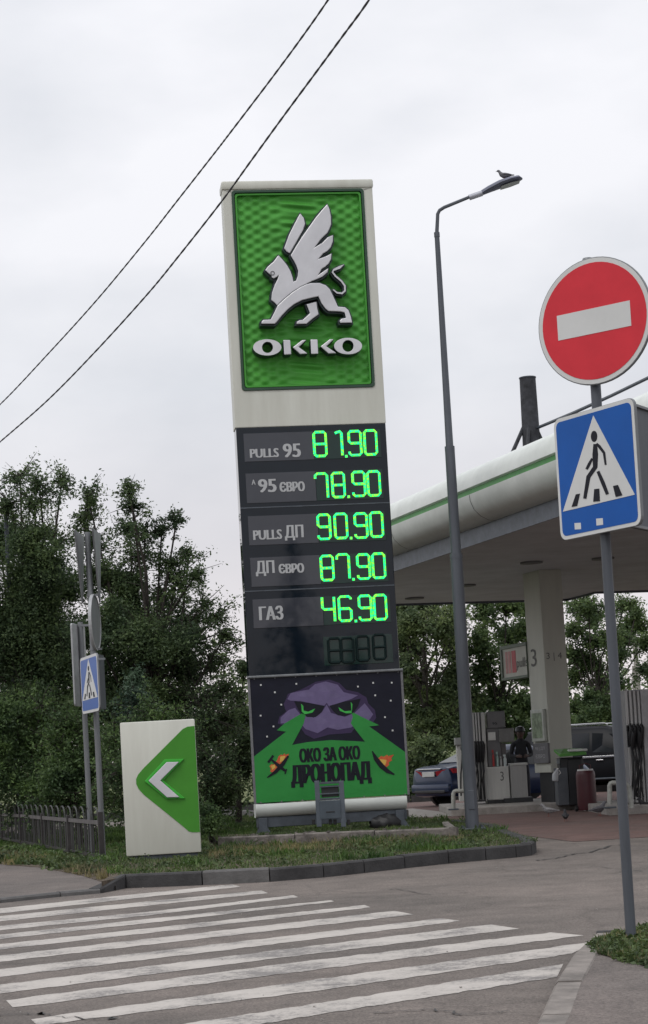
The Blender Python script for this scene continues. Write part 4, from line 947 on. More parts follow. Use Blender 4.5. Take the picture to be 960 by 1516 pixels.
text('lettering', '3 | 4', LT, can, wF, (-.03, zm + .0), .34, .17, .006, .0)
# framed poster and grey plate on the column, pump-side
pf0, pf1 = cpx(790, 1052), cpx(802, 1097)
MB().bbox(cwf(-.02, (pf0[1] + pf1[1]) / 2, .04), (.62, .07, pf0[1] - pf1[1] + .02), .015, rzc + R(90)).build('poster_frame', mat('frame_white', (.5, .53, .48), .4), can)
MB().prism([(-.26, pf1[1] + .06), (.22, pf1[1] + .06), (.22, pf0[1] - .06), (-.26, pf0[1] - .06)], [], cwf, .07, .078).build('poster', mat('poster_print', (.28, .36, .24), .4, var=.35, vscale=9), can)
g0, g1 = cpx(790, 1101), cpx(802, 1130)
MB().bbox(cwf(-.05, (g0[1] + g1[1]) / 2, .03), (.72, .05, g0[1] - g1[1]), .008, rzc + R(90)).build('notice_plate', MGREY, can)
text('lettering', '95 | ДП', LETT, can, tL, (.05, (g0[1] + g1[1]) / 2 + .09), .46, .08, .058, .01)
text('lettering', 'ЄВРО', LETT, can, tL, (.05, (g0[1] + g1[1]) / 2 - .06), .46, .08, .058, .01)
# steel mast on the canopy roof
m0 = D(788, 668, 33.5); m1 = D(785, 560, 33.5); mx_ = (m0.x)
ma = thing('steel_mast', (mx_, 33.5, 6.04), 0, 'stout dark steel mast stub with braces standing on the canopy roof', 'mast')
MV = lambda dx, dy, z: Vector((mx_ + dx, 33.5 + dy, z))
MST = mat('rusty_mast_steel', (.045, .048, .056), .8, var=.35, vscale=5, bump=.6, bscale=18)
MB().tube([MV(0, 0, 6.04), MV(0, 0, m1.z)], [.17, .145], 16).build('tube', MST, ma, smooth=True)
MB().tube([MV(0, 0, m1.z), MV(0, 0, m1.z + .02)], .155, 16).build('cap', DGREY, ma)
zz = D(783, 640, 33.5).z
for dx, dy in ((-.62, -.1), (-.2, -.5), (.42, -.15), (.1, .5)): MB().tube([MV(dx * .2, dy * .2, zz + .10), MV(dx, dy, 6.05)], .036, 6).build('brace', MST, ma)
cbl = MB().tube([D(797, 633, 33.4), D(850, 611, 31), D(905, 586, 29), D(1000, 540, 26), D(1300, 380, 19)], [.03, .03, .028, .026, .024], 6).build('steel_cable', DGREY)
tagp(cbl, 'dark cable stretching right from the mast on the canopy roof', 'cable')

# ============================================================ FUEL ISLANDS, PUMPS
def island_slab(name, x0, x1, y0, y1):
    o = MB().bbox(((x0 + x1) / 2, (y0 + y1) / 2, .06), (x1 - x0, y1 - y0, .18), .02).build(name, CONC, None); return tagp(o, kind='structure')
YI = 37.3
island_slab('pump_island', D(668, 1190, YI).x, D(857, 1190, YI).x, YI, 41.6)
island_slab('pump_island', D(902, 1190, 33.0).x, D(902, 1190, 33.0).x + 5, 33.0, 37.0)
FP = mat('pump_screen', (.12, .12, .125), .3, var=.1)
RIB = mat('pump_rib', (.50, .50, .49), .4, metal=.1, var=.1, streak=True)
def hoses(par, Y, xs, y0, y1, yb, dep):
    for i, x in enumerate(xs):
        c0 = D(x, y0, Y); c1 = D(x + .8, y1, Y)
        MB().tube([c0, c0 + Vector((.01, -.06, -.07)), (c0 + c1) / 2 + Vector((0, -.05, 0)), c1], [.022, .036, .04, .02], 8).build('nozzle', BLACK, par, smooth=True)
        p0 = c1; p2 = D(x + random.uniform(-1.5, 3), yb, Y) + Vector((0, -.08, 0)); p1 = (p0 + p2) / 2 + Vector((random.uniform(-.07, .07), -.12, 0))
        MB().tube([p0, p0.lerp(p1, .5) + Vector((random.uniform(-.03, .03), -.07, 0)), p1, p1.lerp(p2, .6) + Vector((random.uniform(-.04, .04), -.02, 0)), p2], .017, 6).build('hose', BLACK, par, smooth=True)
YQ = 39.4
pu = thing('fuel_pump', (D(735, 1186, YQ).x, YQ, .15), 0, 'white fuel pump number 3 with black hoses left of the canopy column', 'fuel pump')
rbox('hose_tower', MGREY, pu, 700, 1055, 721, 1186, YQ + .06, .6)
for i, x in enumerate((699.5, 703.2, 707.0, 711, 716)): rbox('rib', RIB if i < 4 else DIRTW, pu, x, 1055, x + (2.4 if i < 4 else 5.5), 1186 if i == 4 else 1184, YQ, .07, .006)
hoses(pu, YQ - .03, (703, 707, 711, 715), 1098, 1128, 1183, .1)
rbox('nozzle_bay', BLACKM, pu, 701.5, 1098, 716, 1129, YQ + .0, .05, .004)
rbox('head', FP, pu, 721.5, 1053, 748, 1078, YQ + .04, .5)
rbox('notice', WHT, pu, 723, 1084, 734, 1096, YQ + .02, .02, .002)
rbox('back_panel', FP, pu, 721.5, 1078, 742, 1135, YQ + .06, .4)
rbox('display', mat('pump_display', (.17, .17, .165), .3), pu, 739, 1078, 761.5, 1099, YQ - .02, .3, .02)
rbox('recess', mat('pump_recess', (.13, .12, .12), .5), pu, 722, 1101, 750, 1135, YQ + .10, .3, .004)
o = rbox('lower_cabinet', DIRTW, pu, 721.5, 1135, 755, 1184, YQ - .05, .55, .02)
fr3 = lambda x, z, d=0.: Vector((x, YQ - .052 - d, z)); c = D(743.5, 1149, YQ - .05); text('lettering', '3', LT, pu, fr3, (c.x, c.z), .075, .19, .003, .0)
rbox('plinth', BLACKM, pu, 722, 1182, 756, 1189, YQ - .02, .5, .005)
text('lettering', '95', BLKP, pu, lambda x, z, d=0.: Vector((x, YQ + .035 - d, z)), (D(733, 1071, YQ).x, D(733, 1071, YQ).z), .10, .05, .003)
bt_ = [((.40, .03, .03), 731.5, 1110, 3.2, 'red spray bottle on the pump ledge', 'bottle'), ((.35, .48, .45), 737.5, 1113, 3.4, 'pale green bottle between the red and white bottles on the pump ledge', 'bottle'), ((.55, .62, .62), 748.5, 1117, 4.5, 'pale blue bottle at the right of the pump ledge', 'bottle'), ((.5, .5, .5), 742.8, 1120, 2.6, 'small white bottle in the pump ledge row', 'bottle')]
for i, (c_, x, y, w_, lab, cat) in enumerate(bt_):
    p = D(x, 1134.6, YQ - .0); h = (1135 - y) * YQ / F; w_ = w_ * YQ / F / 2
    m_ = mat('bottle_%d' % i, c_, .35)
    bo = MB().tube([(p.x, p.y, p.z), (p.x, p.y, p.z + h * .6), (p.x, p.y, p.z + h * .75), (p.x, p.y, p.z + h * .82)], [w_, w_, w_ * .4, w_ * .35], 10).box((p.x - w_ * .3, p.y, p.z + h * .9), (w_ * 1.6, w_ * .8, h * .16)).build('bottle', m_, None, smooth=True)
    bo['group'] = 'bottles on the pump ledge'; tagp(bo, lab, cat)
wb_ = thing('waste_cabinet', (D(768, 1184, YQ).x, YQ - .1, .15), 0, 'square pale metal waste cabinet right of fuel pump number 3', 'waste bin')
rbox('body', mat('brushed_cabinet', (.34, .34, .335), .35, metal=.5, var=.1, streak=True), wb_, 756.5, 1132, 781, 1182, YQ - .12, .5, .02)
rbox('lid', DIRTW, wb_, 756, 1129.5, 781.5, 1133, YQ - .14, .54, .01); rbox('foot', BLACKM, wb_, 747, 1181, 790, 1190, YQ - .2, .6, .01)
# small white post with box left of the pump
wp = thing('air_hose_post', (D(681, 1188, YQ - .6).x, YQ - .6, .15), 0, 'white hose post with black hoses behind the street lamp', 'hose post')
rbox('post', DIRTW, wp, 678.5, 1103, 689, 1186, YQ - .6, .25); rbox('box', mat('post_box', (.3, .31, .31), .4), wp, 674, 1092, 690, 1103, YQ - .65, .3)
hoses(wp, YQ - .75, (684, 687), 1104, 1112, 1178, .1)
def hoop_guard(x0, x1, y0, y1, Y, lab):
    g = thing('hoop_guard', (D((x0 + x1) / 2, y1, Y).x, Y, .1), 0, lab, 'guard rail', 'white hoop guards at the pump island ends')
    a, b2, c_, d_ = D(x0, y1, Y), D(x0, y0 + 4, Y), D(x0 + 4, y0, Y), D(x1, y0, Y)
    MB().tube([a, b2, b2.lerp(c_, .6) + Vector((-.01, 0, .01)), c_, d_, d_ + Vector((.08, .02, -.08)), Vector((d_.x + .1, d_.y, .12))], .042, 10).build('tube', mat('guard_paint', (.36, .37, .34), .5, var=.2, vscale=12), g, smooth=True)
    MB().bbox((a.x, a.y, .15), (.2, .2, .03), .006).build('foot_plate', DGREY, g)
hoop_guard(671.5, 690, 1171, 1197, 36.9, 'white hoop guard at the left end of the pump island beside the street lamp')
hoop_guard(903, 925, 1159, 1191, 32.7, 'white hoop guard just left of the right sign post foot island')
Y2 = 33.9
p2_ = thing('fuel_pump', (D(950, 1186, Y2).x, Y2, .15), 0, 'tall ribbed fuel pump with hanging hoses behind the right sign post', 'fuel pump')
rbox('hose_tower', mat('pump_grey', (.30, .30, .31), .45, var=.1), p2_, 929, 1021, 965, 1188, Y2 + .06, .7)
for x in (930.5, 936.5, 942.5, 948.5): rbox('rib', RIB, p2_, x, 1022, x + 3.6, 1188, Y2, .08, .008)
rbox('side_panel', mat('pump_panel', (.42, .42, .43), .4), p2_, 954, 1019, 1010, 1190, Y2 - .06, .7)
rbox('nozzle_bay', BLACKM, p2_, 929, 1073, 953, 1106, Y2 + .0, .06, .004)
hoses(p2_, Y2 - .05, (933, 938.5, 944, 949.5), 1072, 1104, 1180, .1)
hoses(p2_, Y2 - .09, (936, 946), 1080, 1110, 1183, .1)

# squeegee station with green and white lid, and the red drum
YBn = 36.9
bs_ = thing('service_bin', (D(838, 1188, YBn).x, YBn, .15), 0, 'dark bin with a green and white lid against the canopy column', 'bin')
rbox('body', mat('bin_slate', (.09, .10, .115), .5), bs_, 826, 1137, 842, 1192, YBn, .5); rbox('front', BLACKM, bs_, 842, 1123, 864, 1192, YBn + .02, .5, .02)
rbox('neck', BLACKM, bs_, 829, 1121, 864, 1140, YBn + .04, .45, .02)
lid = [D(820, 1113, YBn - .15), D(829, 1121, YBn - .3), D(869, 1117.5, YBn - .3), D(864, 1111.5, YBn + .1), D(835, 1112, YBn + .3)]
mb = MB(); up_ = Vector((0, 0, .05)); k = len(lid); mb.add([p for p in lid] + [p + up_ for p in lid], [tuple(range(k))[::-1], tuple(range(k, 2 * k))] + [(i, (i + 1) % k, k + (i + 1) % k, k + i) for i in range(k)])
mb.build('lid', mat('lid_green', (.09, .30, .05), .4), bs_, bevel=.01)
p = D(855, 1113, YBn - .05); MB().bbox((p.x, p.y, p.z + .03), (.36, .34, .05), .015).build('lid_top', WHT, bs_)
rbox('slot', mat('slot_grey', (.2, .22, .23), .4), bs_, 824.5, 1124, 829, 1131, YBn - .02, .03, .004)
jug = D(823.5, 1157, YBn - .3)
jg = thing('water_jug', (jug.x, jug.y, jug.z), 0, 'pale plastic jug hanging on the side of the dark bin', 'jug')
J_ = lambda x, z: Vector((jug.x + x, jug.y, jug.z + z))
MB().tube([J_(-.02, .0), J_(-.015, .02), J_(0, .14), J_(.03, .20), J_(.045, .235)], [.04, .062, .062, .035, .02], 12).build('body', mat('pale_plastic', (.42, .44, .46), .3), jg, smooth=True)
MB().tube([J_(.045, .235), J_(.05, .26)], .022, 8).build('cap', WHT, jg); MB().tube([J_(.05, .12), J_(.10, .16), J_(.07, .22)], .009, 6).build('handle', WHT, jg)
YD = 35.9
dr = thing('red_drum', (D(870, 1200, YD).x, YD, 0), 0, 'dark red cylindrical drum on wheels standing before the pump island', 'drum')
dc = D(870, 1195, YD); rad_ = 14.2 * YD / F; z0_, z1_ = D(870, 1199, YD).z, D(870, 1140, YD).z
MAR = mat('maroon_paint', (.075, .018, .024), .45, var=.12, vscale=4, streak=True)
pts = [(z0_ + .0, .96), (z0_ + .03, 1.), (z1_ - .10, 1.), (z1_ - .03, .93), (z1_, .80)]
MB().tube([(dc.x, YD, z) for z, _ in pts], [rad_ * q for _, q in pts], 24).build('body', MAR, dr, smooth=True)
for z in (z0_ + .25, z0_ + .52): MB().tube([(dc.x, YD, z - .012), (dc.x, YD, z + .012)], rad_ * 1.02, 24).build('band', MAR, dr, smooth=True)
MB().tube([(dc.x, YD, z1_ - .01), (dc.x, YD, z1_ + .02)], [rad_ * .84, rad_ * .80], 24).build('rim', SIGNW, dr, smooth=True)
MB().tube([(dc.x - .10, YD, z1_), (dc.x - .11, YD, z1_ + .09), (dc.x + .02, YD, z1_ + .13), (dc.x + .11, YD, z1_ + .09), (dc.x + .10, YD, z1_)], .012, 6).build('handle', MAR, dr)
for sgn in (-1, 1): MB().tube([(dc.x + sgn * (rad_ + .00), YD, .06), (dc.x + sgn * (rad_ + .05), YD, .06)], .055, 14).build('wheel', BLACK, dr)
MB().tube([(dc.x - rad_, YD, .06), (dc.x + rad_, YD, .06)], .012, 6).build('axle', DGREY, dr)
pg = G(813, 1209, 0); bird((pg.x, pg.y, 0), R(175), .30, mat('pigeon_pale', (.38, .38, .39), .7, var=.3, vscale=30), 'pale pigeon on the red paving in front of the canopy column')
pg = G(838, 1217, 0); bird((pg.x, pg.y, 0), R(85), .26, BDARK, 'dark pigeon facing away on the red paving, nearest the camera')
pg = G(888, 1208, 0); bird((pg.x, pg.y, 0), R(25), .32, BGREY, 'grey pigeon on the paving right of the red drum')
pg = G(957, 1203, 0); bird((pg.x, pg.y, 0), R(200), .34, BDARK, 'dark pigeon at the right edge by the second pump island')

# ============================================================ CARS
def car(name, loc, rz, st, paint, label, wheels, sy=1., sz=1., rear=True, glassidx=None, hw=.9):
    t = thing(name, loc, rz, label, 'car'); MW = wmat(t)
    T = lambda x, y, z: MW @ Vector((x, y, z))
    rings = []; K = 0
    for (x, zb, zm, zt, wb_, wt_) in st:
        half = [(0, zb), (wb_ * .86, zb), (wb_ * .98, zb + .12), (wb_, (zb + zm) * .55), (wb_ * .965, zm)] 
        half += [(wt_ + (wb_ * .965 - wt_) * .12, zt - (zt - zm) * .12), (wt_ * .88, zt - .0 * sz), (0, zt + .012)]
        ring = half + [(-y, z) for y, z in half[-2:0:-1]]; K = len(ring); rings.append([T(x, y, z) for y, z in ring])
    vs = [p for r in rings for p in r]; fs = [(i * K + j, i * K + (j + 1) % K, (i + 1) * K + (j + 1) % K, (i + 1) * K + j) for i in range(len(st) - 1) for j in range(K)]
    fs += [tuple(range(K))[::-1], tuple(range((len(st) - 1) * K, len(st) * K))]
    MB().add(vs, fs).build('body', paint, t, smooth=True)
    def lerp_st(x):
        for a, b_ in zip(st, st[1:]):
            if a[0] <= x <= b_[0]:
                s = (x - a[0]) / (b_[0] - a[0]); return [p + (q - p) * s for p, q in zip(a, b_)]
    def side(x, f, sg, off=.012):      # point on the glasshouse side, f 0..1 from belt to roof
        _, zb, zm, zt, wb_, wt_ = lerp_st(x); y0 = wb_ * .965; y1 = wt_ + (y0 - wt_) * .12; z1_ = zt - (zt - zm) * .12
        return T(x, sg * (y0 + (y1 - y0) * f + off), zm + (z1_ - zm) * f)
    for sg in (-1, 1):
        for xa, xb, xc, xd in glassidx:      # bottom rear, bottom front, top front, top rear
            o = MB().add([side(xa, .08, sg), side(xb, .08, sg), side(xc, .88, sg), side(xd, .88, sg)], [(0, 1, 2, 3)]).build('side_window', GLS, t)
    def cap(xb, xt, fy, name, off):
        A = lerp_st(xb); Bq = lerp_st(xt)
        pts = [T(xb + off[0], fy * A[5] * 1.05, A[3] + off[1]), T(xb + off[0], -fy * A[5] * 1.05, A[3] + off[1]), T(xt + off[0], -fy * Bq[5] * .98, Bq[3] + off[1] - .02), T(xt + off[0], fy * Bq[5] * .98, Bq[3] + off[1] - .02)]
        MB().add(pts, [(0, 1, 2, 3)]).build(name, GLS, t)
    for nm, xb, xt, off in wheels['glass']: cap(xb, xt, .9, nm, off)
    for x in wheels['x']:
        for sg in (-1, 1):
            r = wheels['r']; y = hw * sg
            MB().tube([T(x, y - sg * .10, r + .02), T(x, y + sg * .008, r + .02)], r + .055, 24).build('wheel_arch', BLACKM, t, smooth=True)
            w_ = MB().tube([T(x, y - sg * .20, r), T(x, y + sg * .012, r), T(x, y + sg * .02, r)], [r, r, r * .93], 24).build('wheel', BLACK, t, smooth=True)
            MB().tube([T(x, y + sg * .015, r), T(x, y + sg * .028, r)], [r * .66, r * .6], 20).build('rim', CHROME, w_, smooth=True)
    return t, T, side
SED = [(0, .42, .66, .86, .66, .60), (.06, .26, .70, .93, .84, .70), (.30, .22, .78, .97, .895, .74), (.72, .20, .86, 1.0, .91, .72), (1.0, .19, .87, 1.14, .91, .66), (1.45, .18, .87, 1.33, .91, .60), (2.0, .18, .86, 1.40, .91, .58), (2.6, .18, .85, 1.38, .91, .58), (3.0, .19, .84, 1.22, .91, .62), (3.45, .2, .82, .96, .90, .74), (4.1, .22, .70, .84, .87, .74), (4.45, .32, .55, .64, .74, .6)]
sloc = D(639, 1192, 45.2)
sed, T, side = car('parked_car', (sloc.x, 45.2, 0), R(31), SED, CARBLUE, 'dark blue saloon with red tail lights parked behind the fuel pump',
                   dict(x=(.92, 3.6), r=.31, glass=[('rear_window', .76, 1.42, (-.01, .02)), ('windscreen', 3.42, 2.72, (.01, .02))]), glassidx=[(1.2, 2.0, 2.0, 1.62), (2.06, 3.2, 2.72, 2.06)], hw=.905)
for sg in (-1, 1):
    MB().add([T(-.005 + .0, sg * .30, .73), T(.035, sg * .60, .76), T(.13, sg * .80, .78), T(.36, sg * .915, .80), T(.36, sg * .91, .88), T(.12, sg * .80, .90), T(.0, sg * .60, .88), T(-.04, sg * .30, .84)],
             [(0, 1, 6, 7), (1, 2, 5, 6), (2, 3, 4, 5)]).build('tail_light', REDL, sed)
    MB().bbox(T(3.0, sg * 1.0, .95), (.16, .2, .12), .03).build('mirror', CARBLUE, sed, smooth=True)
MB().bbox(T(-.03, 0, .78), (.03, .52, .12), .005, R(31)).build('number_plate', WHT, sed)
MB().bbox(T(.0, 0, .90), (.05, 1.0, .03), .01, R(31)).build('boot_trim', CHROME, sed)
MB().bbox(T(.03, 0, .44), (.12, 1.60, .20), .04, R(31)).build('bumper', CARBLUE, sed, smooth=True)
MB().bbox(T(.0, 0, .36), (.08, 1.3, .08), .02, R(31)).build('bumper_insert', BLACKM, sed)

SUV = [(0, .45, .95, 1.10, .80, .72), (.05, .35, 1.0, 1.45, .90, .70), (.25, .30, 1.02, 1.70, .93, .72), (.7, .28, 1.02, 1.76, .94, .72), (1.6, .28, 1.02, 1.78, .94, .72), (2.4, .28, 1.02, 1.76, .94, .72), (2.8, .28, 1.02, 1.68, .94, .70), (3.3, .3, 1.0, 1.22, .93, .76), (3.6, .3, .98, 1.10, .92, .80), (4.4, .34, .86, 1.02, .90, .78), (4.7, .42, .7, .85, .8, .7)]
vl = D(792, 1182, 51.5)
suv, T, side = car('parked_car', (vl.x, 52.4, 0), R(-24), SUV, CARBLK, 'black off-road car with grey roof parked behind the canopy column',
                   dict(x=(.95, 3.75), r=.37, glass=[('windscreen', 3.3, 2.78, (.015, .02))]), glassidx=[(.25, .95, .95, .4), (1.02, 2.0, 2.0, 1.02), (2.08, 3.2, 2.78, 2.08)], hw=.935)
vs = [T(x, y, z) for x, z in ((.22, 1.72), (.7, 1.785), (1.6, 1.80), (2.4, 1.785), (2.75, 1.72)) for y in (-.62, .62)]
MB().add([v for v in vs] + [v + Vector((0, 0, -.05)) for v in vs], [(i, i + 2, i + 3, i + 1) for i in (0, 2, 4, 6)] + [(0, 2, 12, 10), (2, 4, 14, 12), (4, 6, 16, 14), (6, 8, 18, 16), (1, 3, 13, 11), (3, 5, 15, 13), (5, 7, 17, 15), (7, 9, 19, 17)]).build('roof_panel', mat('roof_silver', (.17, .175, .19), .3, metal=.3), suv)
for sg in (-1, 1):
    MB().tube([T(.3, sg * .68, 1.80), T(.4, sg * .68, 1.85), T(2.4, sg * .68, 1.85), T(2.5, sg * .68, 1.80)], .02, 6).build('roof_rail', CHROME, suv)
    MB().bbox(T(1.85, sg * .955, .95), (2.7, .02, .05), .005, R(-24)).build('belt_trim', CHROME, suv)
    MB().bbox(T(2.95, sg * 1.08, 1.08), (.16, .22, .2), .04, R(-24)).build('mirror', BLACKM, suv, smooth=True)
    MB().bbox(T(1.35, sg * .955, .86), (.2, .03, .035), .008, R(-24)).build('door_handle', CHROME, suv); MB().bbox(T(2.3, sg * .955, .86), (.2, .03, .035), .008, R(-24)).build('door_handle', CHROME, suv)
    MB().bbox(T(1.9, sg * .97, .36), (2.1, .14, .05), .02, R(-24)).build('side_step', DGREY, suv)
    MB().bbox(T(4.66, sg * .62, .80), (.1, .3, .12), .03, R(-24)).build('headlight', CHROME, suv)

# ============================================================ ATTENDANT
YPp = 42.6
pc = D(771.5, 1112, YPp)
pe = thing('person', (pc.x, YPp, 0), 0, 'person in dark clothes and cap looking down at their hands beside the pump', 'person')
k = 1.70
J = {'pel': (0, .02, .92), 'chest': (0, 0, 1.22), 'neckb': (0, -.01, 1.42), 'neck': (0, -.03, 1.49), 'head0': (0, -.05, 1.55), 'head1': (0, -.065, 1.62), 'head2': (0, -.055, 1.68),
     'sL': (-.17, 0, 1.38), 'eL': (-.235, -.03, 1.12), 'wL': (-.10, -.25, 1.10), 'sR': (.17, 0, 1.38), 'eR': (.235, -.03, 1.12), 'wR': (.10, -.25, 1.10),
     'hL': (-.09, .02, .88), 'kL': (-.10, -.01, .48), 'aL': (-.11, .03, .08), 'tL': (-.12, -.12, .045), 'hR': (.09, .02, .88), 'kR': (.11, -.03, .48), 'aR': (.12, .02, .08), 'tR': (.14, -.13, .045)}
rads = {'pel': .145, 'chest': .155, 'neckb': .085, 'neck': .055, 'head0': .075, 'head1': .095, 'head2': .085, 'sL': .07, 'eL': .048, 'wL': .032, 'sR': .07, 'eR': .048, 'wR': .032, 'hL': .09, 'kL': .06, 'aL': .042, 'tL': .035, 'hR': .09, 'kR': .06, 'aR': .042, 'tR': .035}
E_ = [('pel', 'chest'), ('chest', 'neckb'), ('neckb', 'neck'), ('neck', 'head0'), ('head0', 'head1'), ('head1', 'head2'), ('neckb', 'sL'), ('sL', 'eL'), ('eL', 'wL'), ('neckb', 'sR'), ('sR', 'eR'), ('eR', 'wR'), ('pel', 'hL'), ('hL', 'kL'), ('kL', 'aL'), ('aL', 'tL'), ('pel', 'hR'), ('hR', 'kR'), ('kR', 'aR'), ('aR', 'tR')]
for s_, sg in (('L', -1), ('R', 1)):
    wx, wy, wz = J['w' + s_]
    J['p' + s_] = (wx - sg * .03, wy - .05, wz + .0); rads['p' + s_] = .030; E_.append(('w' + s_, 'p' + s_))
    for i in range(4):
        off = (i - 1.5) * .018; ln = (.030, .038, .035, .026)[i]
        J['f%d' % i + s_] = (wx - sg * .045, wy - .085, wz + off); J['g%d' % i + s_] = (wx - sg * .055 - sg * ln * .4, wy - .085 - ln, wz + off - .004); J['h%d' % i + s_] = (wx - sg * .075 - sg * ln * .4, wy - .085 - ln * 1.2, wz + off - .01)
        for q in 'fgh': rads[q + '%d' % i + s_] = .0095
        E_ += [('p' + s_, 'f%d' % i + s_), ('f%d' % i + s_, 'g%d' % i + s_), ('g%d' % i + s_, 'h%d' % i + s_)]
    J['t0' + s_] = (wx - sg * .02, wy - .05, wz + .035); J['t1' + s_] = (wx - sg * .045, wy - .075, wz + .05); rads['t0' + s_] = .012; rads['t1' + s_] = .010
    E_ += [('p' + s_, 't0' + s_), ('t0' + s_, 't1' + s_)]
names = list(J); ix = {n_: i for i, n_ in enumerate(names)}
me = bpy.data.meshes.new('skel'); me.from_pydata([J[n_] for n_ in names], [(ix[a], ix[b_]) for a, b_ in E_], [])
ob = bpy.data.objects.new('skel', me); COL.objects.link(ob)
sk = ob.modifiers.new('s', 'SKIN'); ss = ob.modifiers.new('u', 'SUBSURF'); ss.levels = 2
for i, n_ in enumerate(names):
    v = me.skin_vertices[0].data[i]; rx = rads[n_]; v.radius = (rx, rx * (.72 if n_ in ('chest', 'pel') else 1)); v.use_root = n_ == 'pel'
bpy.context.view_layer.update(); dg = bpy.context.evaluated_depsgraph_get(); bm_ = bpy.data.meshes.new_from_object(ob.evaluated_get(dg)); bpy.data.objects.remove(ob)
SKIN = mat('skin', (.09, .055, .045), .6, var=.05); JACK = mat('dark_jacket', (.022, .024, .03), .8, var=.2, vscale=12); TRO = mat('dark_trousers', (.03, .032, .045), .85, var=.2); SHOE = mat('shoe', (.015, .015, .015), .5)
for m_ in (SKIN, JACK, TRO, SHOE): bm_.materials.append(m_)
for p in bm_.polygons:
    c = p.center; p.use_smooth = True
    p.material_index = 3 if c.z < .11 else 2 if c.z < .93 else 0 if (c.z > 1.50 or (c.y < -.235 and abs(c.x) < .2)) else 1
bo = bpy.data.objects.new('body', bm_); COL.objects.link(bo); bo.parent = pe
MWp = wmat(pe)
WM['body'] = MWp
V_ = lambda x, y, z: MWp @ Vector((x, y, z))
cp = MB().tube([V_(0, -.06, 1.665), V_(0, -.06, 1.71), V_(0, -.055, 1.755), V_(0, -.05, 1.775)], [.112, .11, .085, .03], 16).add([V_(-.08, -.14, 1.675), V_(.08, -.14, 1.675), V_(.055, -.225, 1.655), V_(-.055, -.225, 1.655)], [(0, 1, 2, 3)]).build('cap', BLACKM, pe, smooth=True)
for sg in (-1, 1):
    MB().tube([V_(sg * .033, -.153, 1.632), V_(sg * .033, -.160, 1.632)], .010, 8).build('eye', BLACK, pe)
    MB().tube([V_(sg * .098, -.06, 1.60), V_(sg * .102, -.055, 1.645)], [.012, .018], 8).build('ear', SKIN, pe, smooth=True)
MB().tube([V_(0, -.155, 1.625), V_(0, -.180, 1.595), V_(0, -.15, 1.59)], [.008, .014, .01], 8).build('nose', SKIN, pe, smooth=True)
MB().tube([V_(-.022, -.148, 1.562), V_(0, -.152, 1.560), V_(.022, -.148, 1.562)], .006, 6).build('mouth', mat('lip', (.25, .09, .08), .5), pe)
ph_ = MB().bbox(V_(0, -.37, 1.12), (.075, .14, .012), .004); tagp(ph_.build('phone', BLACKM, None), 'dark phone held by the person beside the pump', 'phone')

